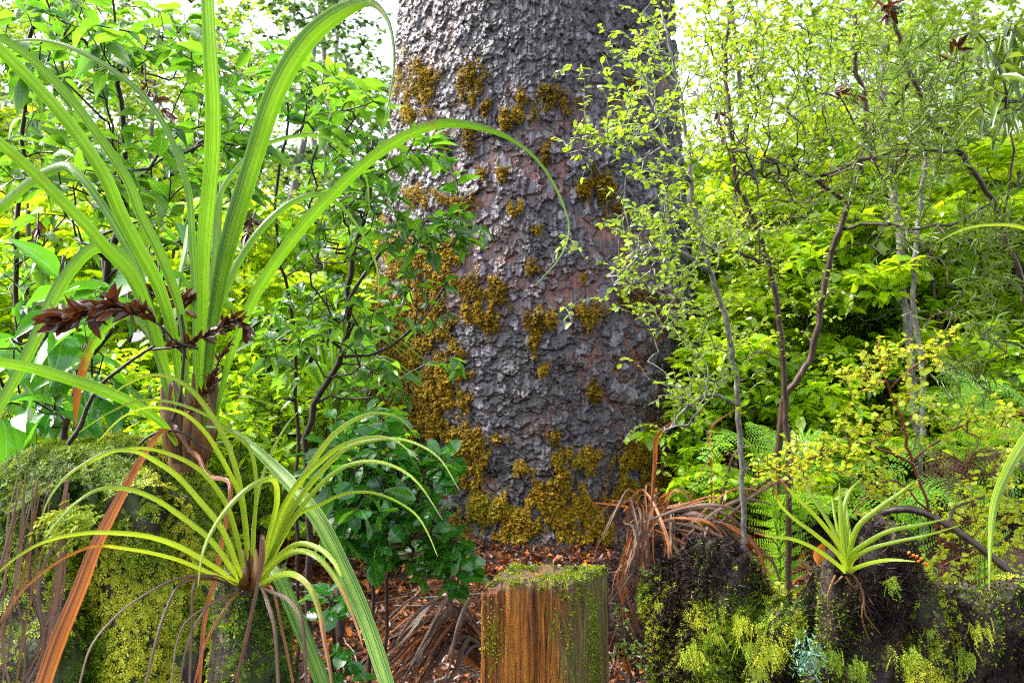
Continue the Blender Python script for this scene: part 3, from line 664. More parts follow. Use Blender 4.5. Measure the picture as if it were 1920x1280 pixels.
def plant_edge():
    base = P(2060, 700, 1.75)
    root = thing('strap_leaf_plant', 'strap leaf plant of which long pale blades droop in at the right edge', 'plant', base)
    mb = MB(); g = gp(2075, 1.8); tube(mb, catmull([g, g * 0.6 + base * 0.4 + np.array([0.02, 0.02, 0]), base + np.array([0, 0.01, 0.02])], 16), np.linspace(0.03, 0.018, 16), 9, rough=0.08); mb.build('stem', M['sheath'], root)
    for pts, ws, y0, y1 in [([(2060,700),(2010,740),(1950,790),(1920,832),(1894,875),(1867,939),(1858,1010),(1855,1105)], [16,18,19,20,18,15,9,2], 1.75, 1.35),
                            ([(2060,690),(2000,480),(1920,428),(1850,422),(1800,432),(1755,456)], [10,10,7,5,4,2], 1.75, 1.6),
                            ([(2065,690),(2090,560),(2140,500)], [14,18,4], 1.75, 1.9), ([(2065,695),(2130,640),(2200,660)], [14,18,4], 1.75, 1.6)]:
        blade(root, 'leaf', M['strap_lime'], [(p[0], p[1], w) for p, w in zip(pts, ws)], y0, y1, 0.8, roll=0.3, fold=0.5, n=30)
plant_big(); plant_front(); plant_right(); plant_edge()

# ------------------------------------------------------------------ stumps
def grid_faces(na, m, closed=True):
    i = np.arange(m - 1)[:, None] * na; j = np.arange(na if closed else na - 1)[None]; j2 = (j + 1) % na
    return np.stack([i + j, i + j2, i + na + j2, i + na + j], -1).reshape(-1, 4)
def scatter(G, n, keep):
    """n points on grid surface G (m,na,3), cells accepted by keep(centre, normal) as weights"""
    a = G[:-1, :-1]; b = G[:-1, 1:]; c = G[1:, :-1]; d = G[1:, 1:]
    nr = np.cross(b - a, c - a); ar = np.linalg.norm(nr, axis=-1); N = nr / (ar[..., None] + 1e-12)
    w = ar * keep((a + d) * 0.5, N); w = w.ravel() / w.sum()
    k = rng.choice(len(w), n, p=w); u = rng.random((n, 1)); v = rng.random((n, 1))
    A, B, Cc, D = (x.reshape(-1, 3)[k] for x in (a, b, c, d))
    return A * (1 - u) * (1 - v) + B * u * (1 - v) + Cc * (1 - u) * v + D * u * v, N.reshape(-1, 3)[k]
def stump_grid(cx, cy, rx, ry, rim, zb, flare, flute, na, mw, mt, ztop, seed, crag=0.03, rnd=0.10, rs=0.88, cleft=(), lump=0.0):
    ph = np.linspace(-math.pi, math.pi, na, endpoint=False); rz = rim(ph)
    rows = []
    for t in np.linspace(0, 1, mw):
        z = zb + (rz - zb) * t
        k = 1 + flare * (1 - t) ** 2
        q = np.stack([np.cos(ph) * 3 + 9, np.sin(ph) * 3, z * 2.2], -1)
        f = flute * (fbm(q * 1.4, 4, seed) - 0.5) * 2 + flute * 0.5 * (fbm(np.stack([np.cos(ph) * 14, np.sin(ph) * 14, z * 5], -1), 4, seed + 5) - 0.5)
        f = f + 0.035 * (fbm(np.stack([np.cos(ph) * 38, np.sin(ph) * 38, z * 4], -1), 3, seed + 6) - 0.5)
        k = k + f - rnd * sstep(rs, 1.0, t) ** 1.5
        for (p0, pw, dp) in cleft: k = k - dp * np.exp(-((ph - p0 + 0.06 * np.sin(z * 14)) / pw) ** 2)
        if lump: k = k + lump * (fbm(np.stack([rx * np.sin(ph) * 9, ry * np.cos(ph) * 9, z * 9], -1), 3, seed + 3) - 0.5) * 2
        rows.append(np.stack([cx + rx * k * np.sin(ph), cy - ry * k * np.cos(ph), z], -1))
    top = rows[-1]
    for t in np.linspace(0, 1, mt)[1:]:
        cen = np.array([cx, cy, ztop]); p = top * (1 - t) + cen * t
        p[:, 2] = rz * (1 - sstep(0.08, 0.8, t)) + ztop * sstep(0.08, 0.8, t) + crag * (fbm(np.stack([p[:, 0] * 18, p[:, 1] * 18, ph * 0], -1), 4, seed + 9) - 0.5) * 2 * min(1, t * 4) * (1 - t)
        rows.append(p)
    return np.array(rows)
def sprigs(mb, pos, nm, L, tintf, k=7, droop=0.5, width=0.34):
    """feather-moss sprigs: a little stem's worth of leaflets laid along the surface"""
    n = len(pos); tang = nrm(np.cross(nm, rvec(n)))
    d = nrm(tang * 0.8 + nm * 0.75 + np.array([0, 0, -droop]))
    side = nrm(np.cross(d, nm + rvec(n, 0.2)))
    L = np.broadcast_to(L, (n,)); ti = tintf
    for i in range(k):
        f = (i + 0.4) / k; sg = 1 if i % 2 else -1
        p = pos + d * (L * f)[:, None] - nm * (L * f * f * 0.25)[:, None]
        dd = nrm(d * 0.7 + side * sg * (0.9 if i < k - 1 else 0.1))
        l = L * width * (1.1 - 0.55 * f)
        leaves(mb, p, dd, nm + rvec(n, 0.25), l * 1.15, l * 0.62, T_TINY, np.clip(ti + 0.12 * f, 0, 1))
def left_stump():
    Yc = 1.52
    sil = np.array([(-260,930),(-140,890),(0,868),(60,848),(110,838),(170,842),(202,852),(212,898),(226,892),(244,866),(300,852),(350,846),(400,852),(420,872),(434,930),(446,1000),(470,1075),(505,1082),(530,1120)], float)
    cx = (150 - 960) / F * Yc; rx = 0.40; ry = 0.29
    def rim(ph):
        x = cx + rx * np.sin(ph); y = Yc - ry * np.cos(ph)
        yy = np.where(np.cos(ph) > 0, y, Yc + 0.1); px = 960 + F * x / np.minimum(y, Yc + 0.05)
        py = np.interp(px, sil[:, 0], sil[:, 1])
        z = H - (py - 640) / F * (np.minimum(yy, Yc) * 0.5 + Yc * 0.5)
        return z - 0.06 * np.maximum(np.cos(ph), 0) ** 0.5 * (px < 430) + 0.02 * (fbm(np.stack([ph * 6, ph * 0, ph * 0], -1), 3, 61) - 0.5)
    root = thing('mossy_stump', 'broad rotting stump thickly covered in green and gold moss', 'stump', (cx, Yc, 0))
    # heights: the silhouette sits half-way over the top; the front rim is rolled forward and lower
    G = stump_grid(cx, Yc, rx, ry, rim, -0.05, 0.14, 0.09, 260, 120, 40, H - (836 - 640) / F * Yc - 0.002, 63, 0.03, 0.30, 0.55, ((0.40, 0.07, 0.20), (-0.35, 0.05, 0.10), (0.95, 0.05, 0.08)), 0.13)
    mb = MB(); m, na = G.shape[:2]; mb.add(G, [grid_faces(na, m)]); mb.build('rotten_wood', M['stump_moss'], root)
    cam0 = np.array([0, 0, H])
    def keep(c, N):
        fac = np.einsum('...k,...k->...', N, cam0 - c) / np.linalg.norm(c - cam0, axis=-1)
        vis = (fac > -0.35) * (c[..., 2] > 0.5)
        mo = 0.03 + fbm(c * 9.5, 4, 71); px = 960 + F * c[..., 0] / np.maximum(c[..., 1], 0.3)
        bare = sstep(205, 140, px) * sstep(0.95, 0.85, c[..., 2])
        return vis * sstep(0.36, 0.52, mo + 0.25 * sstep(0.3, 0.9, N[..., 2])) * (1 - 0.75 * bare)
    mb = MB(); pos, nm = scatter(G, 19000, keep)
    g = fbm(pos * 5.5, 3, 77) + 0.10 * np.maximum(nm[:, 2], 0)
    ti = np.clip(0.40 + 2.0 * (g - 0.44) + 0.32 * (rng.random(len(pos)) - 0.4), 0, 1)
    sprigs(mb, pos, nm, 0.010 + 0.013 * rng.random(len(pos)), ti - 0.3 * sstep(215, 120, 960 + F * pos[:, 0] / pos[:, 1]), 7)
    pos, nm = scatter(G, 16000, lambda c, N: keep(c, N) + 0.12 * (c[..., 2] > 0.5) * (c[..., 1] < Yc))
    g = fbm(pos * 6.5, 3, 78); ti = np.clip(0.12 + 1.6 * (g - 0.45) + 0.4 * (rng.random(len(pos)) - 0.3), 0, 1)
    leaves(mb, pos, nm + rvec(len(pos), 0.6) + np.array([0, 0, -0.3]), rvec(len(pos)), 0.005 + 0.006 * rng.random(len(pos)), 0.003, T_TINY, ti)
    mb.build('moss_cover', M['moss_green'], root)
    x2, y2 = (472 - 960) / F * 1.215, 1.215; zt = H - (1092 - 640) / F * 1.17
    G2 = stump_grid(x2, y2, 0.062, 0.068, lambda p: zt + 0.02 * (fbm(np.stack([p * 5, p * 0, p * 0], -1), 3, 65) - 0.5), -0.05, 0.35, 0.12, 120, 110, 16, zt + 0.004, 67, 0.012, 0.2, 0.75)
    mb = MB(); m, na = G2.shape[:2]; mb.add(G2, [grid_faces(na, m)])
    mb.build('side_root', M['stump_moss'], root)
    mb = MB(); kp = lambda c, N: (c[..., 1] < y2 + 0.02) * (c[..., 2] > 0.55) * (0.15 + sstep(0.44, 0.58, fbm(c * 11, 4, 73)))
    pos, nm = scatter(G2, 1500, kp); sprigs(mb, pos, nm, 0.010 + 0.012 * rng.random(len(pos)), np.clip(0.1 + 1.6 * (fbm(pos * 9, 3, 75) - 0.42) + 0.3 * (rng.random(len(pos)) - 0.4), 0, 1), 7)
    pos, nm = scatter(G2, 3000, kp); leaves(mb, pos, nm + rvec(len(pos), 0.6), rvec(len(pos)), 0.004 + 0.005 * rng.random(len(pos)), 0.003, T_TINY, rng.random(len(pos)))
    mb.build('moss_cover', M['moss_green'], root)
    # hanging dead fibres down the left side
    for i in range(18):
        x = 10 + 130 * rng.random() ** 0.8; y0 = 868 + 60 * rng.random(); k = rng.random()
        pts = [(x, y0), (x - 18 * k - 6 + rng.normal(0, 5), y0 + 90), (x - 40 * k - 14 + rng.normal(0, 9), y0 + 200), (x - 55 * k - 20 + rng.normal(0, 14), y0 + 310), (x - 70 * k - 22 + rng.normal(0, 20), y0 + 430)]; wf = 0.35 + 0.9 * rng.random()
        blade(root, 'dead_fibre', M['strap_dead'], wpath(pts, [2 * wf, 5 * wf, 6 * wf, 5 * wf, 2 * wf]), 1.14 + 0.02 * rng.random(), 1.02 + 0.05 * rng.random(), rng.random(), roll=rng.normal(0, 0.6), fold=0.5, n=16)
    # bundle of pale hanging roots and a gold tuft on the left face
    tuft(root, 150, 975, 1.12, 0.038, 90, 0.62, spread=(-0.95, 0.1))
    return root
def tuft(root, px, py, Y, L, n, tint0, spread=(0.0, -0.7), mat='moss_green'):
    mb = MB(); c = P(px, py, Y); n = int(n)
    pos = c + rvec(n) * np.array([L * 0.42, L * 0.25, L * 0.30])
    d = nrm(rvec(n, 0.40) + np.array([spread[0], -0.55, spread[1]]))
    sides = nrm(np.cross(d, rvec(n)))
    l = L * (0.5 + 0.5 * rng.random(n)); ti = np.clip(tint0 + 0.22 * (rng.random(n) - 0.5), 0, 1)
    for i in range(9):
        f = (i + 0.3) / 9; sg = 1 if i % 2 else -1
        p = pos + d * (l * f)[:, None] + np.array([0, 0, -1.0]) * (l * f * f * 0.45)[:, None]
        leaves(mb, p, nrm(d * 1.0 + np.array([0, 0, -f]) + sides * sg * 0.8), np.array([0, -1, 0.4]) + rvec(n, 0.3), l * 0.30, l * 0.11, T_TINY, np.clip(ti + 0.1 * f, 0, 1))
    return mb.build('moss_tuft', M[mat], root)
def right_stump():
    Yc = 1.78
    sil = np.array([(1150,1150),(1190,1120),(1222,1082),(1240,1064),(1285,1044),(1298,1026),(1330,1017),(1362,1036),(1382,1066),(1386,1130),(1402,1150),(1440,1132),(1478,1150),(1498,1090),(1530,1068),(1600,1066),(1616,1000),(1640,978),(1700,988),(1732,1050),(1748,1104),(1765,1120),(1780,1152),(1796,1118),(1812,1112),(1832,1132),(1852,1152),(1872,1128),(1920,1104),(2000,1090),(2100,1120)], float)
    x0 = (1222 - 960) / F * 1.74; x1 = (2010 - 960) / F * 1.74
    cx = (x0 + x1) / 2; rx = (x1 - x0) / 2; ry = 0.36
    def rim(ph):
        x = cx + rx * np.sin(ph) * 0.92; y = Yc - ry * np.cos(ph) * 0.92
        yf = np.where(np.cos(ph) > 0, y, Yc)
        px = 960 + F * x / yf; py = np.interp(px, sil[:, 0], sil[:, 1])
        z = H - (py - 640) / F * yf
        jag = 0.036 * (fbm(np.stack([ph * 44, ph * 0, ph * 0], -1), 4, 91) - 0.5) * 2
        back = sstep(0.1, -0.3, np.cos(ph))
        return (z + jag) * (1 - back) + (0.46 + jag * 2) * back
    root = thing('rotten_stump', 'wide jagged black rotten stump with mosses and lichen on it', 'stump', (cx, Yc, 0))
    G = stump_grid(cx, Yc, rx, ry, rim, -0.05, 0.06, 0.10, 520, 170, 40, 0.42, 93, 0.06, 0.05, 0.9, tuple((math.asin(max(-0.98, min(0.98, ((p - 960) / F * 1.47 - cx) / rx))), w, d) for p, w, d in ((1296, 0.035, 0.14), (1396, 0.05, 0.20), (1484, 0.04, 0.16), (1560, 0.03, 0.06), (1660, 0.03, 0.07), (1752, 0.035, 0.15), (1790, 0.03, 0.14), (1862, 0.04, 0.16), (1240, 0.03, 0.08))), 0.10)
    mb = MB(); m, na = G.shape[:2]; mb.add(G, [grid_faces(na, m)]); mb.build('rotten_wood', M['stump_rot'], root)
    cam0 = np.array([0, 0, H])
    def vis(c, N):
        return (np.einsum('...k,...k->...', N, cam0 - c) / np.linalg.norm(c - cam0, axis=-1) > -0.3) * (c[..., 2] > 0.55) * (c[..., 0] < 1.25)
    mb = MB()
    pos, nm = scatter(G, 10000, lambda c, N: vis(c, N) * sstep(0.47, 0.58, fbm(c * 8, 4, 101)))
    ti = np.clip(0.35 + 2.0 * (fbm(pos * 9, 3, 103) - 0.40) + 0.35 * (rng.random(len(pos)) - 0.4), 0, 1)
    sprigs(mb, pos, nm, 0.010 + 0.012 * rng.random(len(pos)), ti, 7)
    pos, nm = scatter(G, 16000, lambda c, N: vis(c, N) * (0.10 + sstep(0.45, 0.6, fbm(c * 9, 4, 107))))
    leaves(mb, pos, nm + rvec(len(pos), 0.7), rvec(len(pos)), 0.004 + 0.006 * rng.random(len(pos)), 0.0035, T_TINY, rng.random(len(pos)) ** 1.4)
    mb.build('moss_cover', M['moss_green'], root)
    mb = MB()
    pos, nm = scatter(G, 52000, lambda c, N: vis(c, N) * (0.12 + sstep(0.55, 0.42, fbm(c * 6, 4, 101)) + 2.2 * ((960 + F * c[..., 0] / c[..., 1] > 1225) & (960 + F * c[..., 0] / c[..., 1] < 1300))))
    leaves(mb, pos, nm * 0.6 + rvec(len(pos), 0.6), rvec(len(pos)), 0.008 + 0.018 * rng.random(len(pos)), 0.0022, T_TINY, 0.5)
    mb.build('root_fibre', M['fibre'], root)
    for (px, py, L, n, ti) in [(1296,1216,0.052,80,0.82),(1390,1160,0.05,70,0.85),(1404,1205,0.045,60,0.7),(1448,1212,0.05,80,0.82),(1418,1255,0.04,50,0.7),(1345,1190,0.025,30,0.9),(1700,1228,0.055,70,0.75),(1672,1090,0.035,40,0.6),
                               (1835,1175,0.045,70,0.85),(1812,1230,0.05,60,0.7),(1560,1225,0.05,60,0.55),(1606,1240,0.05,60,0.55),(1235,1130,0.025,30,0.8),(1745,1180,0.03,30,0.6),(1500,1180,0.03,30,0.5)]:
        L *= 0.48; n = int(n * 0.6); ti -= 0.08; tuft(root, px, py, 1.405 + 0.08 * ((px - 1600) / 400) ** 2 - 0.012, L, n, ti)
    mb = MB(); c = P(1512, 1230, 1.385); k = 220
    pos = c + rvec(k) * np.array([0.014, 0.006, 0.018]); leaves(mb, pos, rvec(k) + np.array([0, -0.8, 0]), rvec(k), 0.012, 0.0028, T_TINY, 0.5)
    mb.build('lichen', leaf_mat('pale blue lichen', [(0, (0.14, 0.30, 0.20)), (1, (0.20, 0.38, 0.26))], [(0, (0.2, 0.4, 0.25)), (1, (0.2, 0.4, 0.25))], 0.6, 0.3, 0.2, veins=False), root)
    mb = MB()
    fm, t, out = mat_new('orange fungus'); t.links.new(princ(t, (0.75, 0.16, 0.01), 0.35), out.inputs[0])
    for (px, py) in [(1704,1036),(1712,1041),(1719,1043),(1726,1048),(1733,1056),(1722,1052),(1738,1058)]:
        c = P(px, py, 1.40); tube(mb, [c + np.array([0, 0.004, -0.003]), c, c + np.array([0, -0.002, 0.002]), c + np.array([0, -0.003, 0.003])], [0.001, 0.0026, 0.0022, 0.0006], 8)
    mb.build('fungus', fm, root)
def post():
    Yc = 1.55; na = 640
    cor = np.array([[(903 - 960) / F * 1.50, 1.50], [(1066 - 960) / F * 1.485, 1.485], [(1143 - 960) / F * 1.595, 1.595], [(965 - 960) / F * 1.63, 1.63]])
    cl = np.vstack([cor, cor[:1]]); ln = np.concatenate([[0], np.cumsum(np.linalg.norm(np.diff(cl, axis=0), axis=1))])
    sp_ = np.linspace(0, ln[-1], na, endpoint=False); ring = np.stack([np.interp(sp_, ln, cl[:, 0]), np.interp(sp_, ln, cl[:, 1])], -1)
    ker = np.hanning(15); ker /= ker.sum()
    ring = np.stack([np.convolve(np.concatenate([ring[-40:, c], ring[:, c], ring[:40, c]]), ker, 'same')[40:-40] for c in (0, 1)], -1)
    tg_ = nrm(np.roll(ring, -1, 0) - np.roll(ring, 1, 0)); on = np.stack([tg_[:, 1], -tg_[:, 0]], -1)
    cx, cyy = ring.mean(0)
    ztop = np.interp(960 + F * ring[:, 0] / ring[:, 1], [900, 960, 1070, 1140], [0.838, 0.846, 0.851, 0.852]) + 0.012 * (fbm(np.stack([sp_ * 45, sp_ * 0, sp_ * 0], -1), 4, 201) - 0.5) * 2
    root = thing('sawn_post', 'short sawn orange brown wooden post stub with a mossy top', 'post', (cx, Yc, 0))
    rows = []
    for tt in np.concatenate([np.linspace(0, 0.5, 16), np.linspace(0.51, 1.0, 190)]):
        z = -0.05 + (ztop + 0.05) * tt
        q = np.stack([sp_ * 26, sp_ * 0, z * 2.2], -1)
        f = 0.016 * (fbm(q, 4, 203) - 0.5) + 0.011 * (fbm(np.stack([sp_ * 75, sp_ * 0, z * 3.5], -1), 3, 205) - 0.5) - 0.006 * sstep(0.60, 0.72, fbm(np.stack([sp_ * 90, sp_ * 0 + 3, z * 2.0], -1), 3, 206))
        f = f - 0.006 * sstep(0.985, 1.0, tt) + 0.02 * (0.86 - z)
        xy = ring + on * f[:, None]; rows.append(np.stack([xy[:, 0], xy[:, 1], z], -1))
    rim_ = rows[-1]
    for t in np.linspace(0, 1, 40)[1:]:
        p = rim_ * (1 - t * 0.999) + np.array([cx, cyy, 0.848]) * t * 0.999
        p[:, 2] = rim_[:, 2] * (1 - t) + 0.848 * t + (0.014 * (fbm(p * 42, 4, 207) - 0.5) * 2 - 0.006) * min(1, t * 5)
        rows.append(p)
    G = np.array(rows); mb = MB(); mb.add(G, [grid_faces(na, len(rows))])
    m, t, o = mat_new('wet orange timber')
    v = coords(t, 'Object', (190, 190, 6.5)); v2 = coords(t, 'Object')
    g1 = noise(t, v, 1.0, 7, 0.72, 1.3); g2 = noise(t, coords(t, 'Object', (26, 26, 2.4)), 1.0, 4, 0.6); g3 = noise(t, v2, 130, 4, 0.7); g4 = noise(t, coords(t, 'Object', (30, 30, 9)), 1.0, 5, 0.7)
    col = ramp(t, math_(t, 'ADD', math_(t, 'MULTIPLY', g1, 0.62), math_(t, 'MULTIPLY', g2, 0.38)),
               [(0.34, (0.020, 0.006, 0.003)), (0.43, (0.10, 0.027, 0.005)), (0.51, (0.27, 0.085, 0.007)), (0.58, (0.45, 0.17, 0.012)), (0.68, (0.58, 0.30, 0.045))])
    ck = noise(t, coords(t, 'Object', (75, 75, 2.2)), 1.0, 3, 0.55, 0.3); ck = math_(t, 'ABSOLUTE', math_(t, 'SUBTRACT', ck, 0.5))
    col = mixc(t, ramp(t, ck, [(0.004, 0.85), (0.016, 0.0)]), col, (0.012, 0.005, 0.003))
    sx_ = N_(t, 'ShaderNodeSeparateXYZ'); t.links.new(v2, sx_.inputs[0])
    lm = math_(t, 'ADD', math_(t, 'MULTIPLY', sx_.outputs[0], 5.0), math_(t, 'ADD', math_(t, 'MULTIPLY', g4, 0.8), math_(t, 'MULTIPLY', g3, 0.35)))
    col = mixc(t, ramp(t, lm, [(0.66, 0.0), (0.86, 0.85)]), col, ramp(t, g1, [(0.35, (0.045, 0.04, 0.012)), (0.6, (0.17, 0.16, 0.035)), (0.75, (0.33, 0.32, 0.12))]))
    tp = math_(t, 'ADD', sx_.outputs[2], math_(t, 'MULTIPLY', math_(t, 'SUBTRACT', g3, 0.5), 0.03))
    col = mixc(t, ramp(t, math_(t, 'SUBTRACT', tp, 0.0), [(0.828, 0.0), (0.843, 0.75)]), col, (0.10, 0.085, 0.03))
    p = princ(t, col, ramp(t, g1, [(0.3, 0.25), (0.7, 0.55)]), 0.5, bump(t, math_(t, 'ADD', g1, math_(t, 'MULTIPLY', g3, 0.3)), 1.0, 0.008)); t.links.new(p, o.inputs[0])
    mb.build('timber', m, root)
    mb = MB()
    pos, nm = scatter(G, 3000, lambda c, N: (N[..., 2] > 0.35) * sstep(0.36, 0.50, fbm(c * 22, 3, 211) + 0.9 * (c[..., 0] - cx)))
    leaves(mb, pos, nm + rvec(len(pos), 0.55), rvec(len(pos)), 0.003 + 0.005 * rng.random(len(pos)), 0.0034, T_TINY, np.clip(0.55 + 0.7 * (rng.random(len(pos)) - 0.5), 0, 1))
    pos, nm = scatter(G, 2200, lambda c, N: (c[..., 1] < Yc) * (c[..., 2] > 0.5) * (N[..., 2] < 0.5) * (sstep(0.46, 0.62, fbm(c * np.array([26, 26, 7]), 3, 213) + 2.2 * (c[..., 0] - cx - 0.06))))
    leaves(mb, pos, nm * 0.7 + np.array([0, 0, -0.4]) + rvec(len(pos), 0.5), rvec(len(pos)), 0.003 + 0.006 * rng.random(len(pos)), 0.003, T_TINY, np.clip(0.6 + 0.6 * (rng.random(len(pos)) - 0.5), 0, 1))
    pos, nm = scatter(G, 800, lambda c, N: (c[..., 1] < Yc) * (N[..., 2] < 0.5) * np.exp(-((960 + F * c[..., 0] / c[..., 1] - 925) / 14) ** 2 - ((c[..., 2] - 0.745) / 0.045) ** 2))
    leaves(mb, pos, nm * 0.8 + rvec(len(pos), 0.5), rvec(len(pos)), 0.003 + 0.005 * rng.random(len(pos)), 0.003, T_TINY, np.clip(0.75 + 0.5 * (rng.random(len(pos)) - 0.5), 0, 1))
    mb.build('moss_cover', M['moss_green'], root)
left_stump(); right_stump(); post()

# ------------------------------------------------------------------ twigs caught in the plants
def leafy_twig(root, pts, Y0, Y1, n, L, tint, wL=0.32, r=0.0022, start=0.1, mat='deadleaf'):
    q = catmull([P(x, y, Y0 + (Y1 - Y0) * i / (len(pts) - 1)) for i, (x, y) in enumerate(pts)], 40)
    mb = MB(); tube(mb, q, np.linspace(r, r * 0.5, 40), 6, rough=0.2); mb.build('stem', M['twig'], root)
    t = start + (1 - start) * rng.random(n) ** 0.9; k = np.clip((t * 39).astype(int), 0, 38)
    p = q[k]; T = nrm(q[np.minimum(k + 1, 39)] - q[k])
    d = nrm(T * 0.75 + rvec(n, 0.5)); mb = MB(); l = L * (0.6 + 0.5 * rng.random(n))
    leaves(mb, p, d, rvec(n), l, l * wL, T_LANCE, np.clip(tint + 0.5 * (rng.random(n) - 0.5), 0, 1)); mb.build('dead_leaves', M[mat], root)
def dead_twig(label, pts, Y0, Y1, n, L, tint, **k):
    root = thing('dead_twig', label, 'twig', P(pts[0][0], pts[0][1], Y0)); leafy_twig(root, pts, Y0, Y1, n, L, tint, **k); return root
dead_twig('brown dead leafy twig resting across the left strap leaves', [(372,654),(330,640),(300,610),(262,590),(215,575),(160,585),(110,600)], 1.27, 1.17, 84, 0.042, 0.5, wL=0.38, start=0.36)
dead_twig('curled brown dead twig hooked behind the strap leaves above the long leafy one', [(330,600),(345,560),(320,550),(295,545),(275,548)], 1.39, 1.37, 34, 0.038, 0.5, wL=0.38)
dead_twig('dark dead leafy twig lying between the central and right strap leaves', [(285,655),(330,650),(370,635),(410,615),(440,600),(462,622)], 1.285, 1.25, 60, 0.027, 0.36, wL=0.38)
dead_twig('short dead twig with rounded brown leaves at the foot of the tall strap plant', [(352,775),(372,760),(388,735),(398,715)], 1.29, 1.27, 20, 0.026, 0.45, wL=0.5)
dead_twig('hanging dead twig with dark leaves over the right strap leaf base', [(395,735),(405,690),(420,660),(432,645)], 1.27, 1.25, 18, 0.022, 0.3)
for lab, pts, Y, n, L in (
    ('dark red dead leaf cluster hanging at the top edge of the right hand thicket', [(1640,-30),(1650,5),(1668,22)], 2.3, 16, 0.060),
    ('small rust brown dead spray hanging in the thicket just right of the trunk top', [(1352,190),(1350,225),(1358,258)], 2.4, 14, 0.045),
    ('orange brown dead twig lying level in the small leaved crowns', [(1530,178),(1565,172),(1605,180)], 2.6, 14, 0.050),
    ('single curled rusty dead leaves on a level twig right of the forked sapling', [(1655,300),(1682,293),(1715,290)], 2.5, 6, 0.060),
    ('reddish dead leaf sprig below the hanging narrow leaves at the top right', [(1775,130),(1790,105),(1800,80)], 2.1, 9, 0.050),
    ('rust orange dead leaf spray left of the central upright strap leaf', [(272,125),(275,160),(300,195),(325,222)], 1.9, 22, 0.034),
    ('dark withered leaf bunch hanging between the right strap leaves and the shrub', [(480,395),(470,420),(462,450)], 1.9, 20, 0.040),
    ('dark withered leaf bunch hanging in the shrub at the left edge', [(72,400),(70,430),(64,470)], 1.9, 14, 0.034)):
    dead_twig(lab, pts, Y, Y - 0.04, n, L, 0.62 if 'rust' in lab or 'orange' in lab else 0.4, start=0.2)
def bare_twig(label, pts, Y0, Y1, r0, r1, mat='twig', name='bare_twig', sub=()):
    q = catmull([P(x, y, Y0 + (Y1 - Y0) * i / (len(pts) - 1)) for i, (x, y) in enumerate(pts)], 40)
    mb = MB(); tube(mb, q, np.linspace(r0, r1, 40), 7, rough=0.18)
    for s in sub: tube(mb, catmull([P(*a) for a in s], 12), np.linspace(r1 * 1.2, r1 * 0.4, 12), 5, rough=0.15)
    o = mb.build(name, M[mat]); tag(o, label, 'twig'); return o
bare_twig('curved bare dark twig standing on the mossy stump and leaning on the strap leaves', [(128,832),(150,800),(165,760),(190,720),(225,692),(262,665),(290,648)], 1.28, 1.26, 0.0040, 0.0022)
bare_twig('thin bare twig hanging straight down among the strap leaf bases', [(340,590),(346,640),(342,700),(336,750),(322,790)], 1.27, 1.29, 0.0022, 0.0026)
bare_twig('arched dark twig lying under the tall plant on the stump top', [(245,860),(270,825),(305,808),(345,812),(375,835),(400,850)], 1.25, 1.28, 0.0022, 0.0018)
bare_twig('bent dark fallen stick behind the small rosette on the rotten stump', [(1640,975),(1665,958),(1715,956),(1770,980),(1830,1020),(1880,1060),(1925,1100)], 1.75, 1.60, 0.0085, 0.007)
bare_twig('slender arching stick above the bent stick on the right', [(1780,980),(1788,955),(1812,942),(1845,932)], 1.72, 1.8, 0.004, 0.002)
def cone():
    c = P(358, 588, 1.26); n = 16; ax = nrm(np.array([0.7, 0, -0.5])); pts = c + ax[None] * np.linspace(-0.011, 0.011, n)[:, None]
    r = 0.0042 * np.sqrt(np.clip(1 - np.linspace(-1, 1, n) ** 2, 0.03, 1)) * (1 + 0.10 * np.cos(np.arange(n) * math.pi))
    mb = MB(); tube(mb, pts, r, 10, rough=0.06); tag(mb.build('seed_cone', M['sheath']), 'small red brown seed cone lodged beside the central strap leaf', 'seed cone')
cone()
def orange_leaf():
    mb = MB(); leaves(mb, P(1533, 1058, 1.42), np.array([0.25, 0.1, 1.0]), np.array([0.2, 1, 0]), 0.042, 0.020, T_BIG, 0.93)
    tag(mb.build('fallen_leaf', M['litter']), 'single orange dead leaf standing beside the small green rosette', 'leaf')
orange_leaf()

# ------------------------------------------------------------------ grown trees and shrubs
def resample(pts, step):
    L = np.linalg.norm(np.diff(pts, axis=0), axis=1).sum(); return catmull(pts, max(3, int(L / step)))
def grow(stems, targets, step, jit=0.12, lift=0.15):
    nodes = []; par = []; isstem = []
    for s in stems:
        q = resample(np.asarray(s, float), step); b = len(nodes)
        q[1:-1] += rvec(len(q) - 2, step * 0.07)
        for i, p in enumerate(q):
            if i == 0 and b > 0:
                d = np.linalg.norm(np.array(nodes) - p, axis=1); k = int(d.argmin()); par.append(k if d[k] < 0.5 else -1)
            else: par.append(b + i - 1 if i else -1)
            nodes.append(p); isstem.append(True)
    cap = len(nodes) + 60 * len(targets)
    A = np.zeros((cap, 3)); A[:len(nodes)] = nodes; n = len(nodes)
    d0 = np.array([np.linalg.norm(A[:n] - t, axis=1).min() for t in targets]) if len(targets) else np.zeros(0)
    for ti in np.argsort(d0):
        t = targets[ti]; d = np.linalg.norm(A[:n] - t, axis=1) + 0.6 * np.maximum(A[:n, 2] - t[2] + 0.05, 0)
        k = int(d.argmin()); st = A[k].copy(); D = np.linalg.norm(t - st); m = max(1, min(50, int(math.ceil(D / step))))
        pv = k; lf = lift * D
        for i in range(1, m + 1):
            f = i / m; p = st * (1 - f) + t * f + np.array([0, 0, lf * math.sin(math.pi * f) * 0.5]) + (rng.normal(size=3) * step * jit if i < m else 0)
            if n >= cap: break
            A[n] = p; par.append(pv); isstem.append(False); pv = n; n += 1
    return A[:n], np.array(par), np.array(isstem)
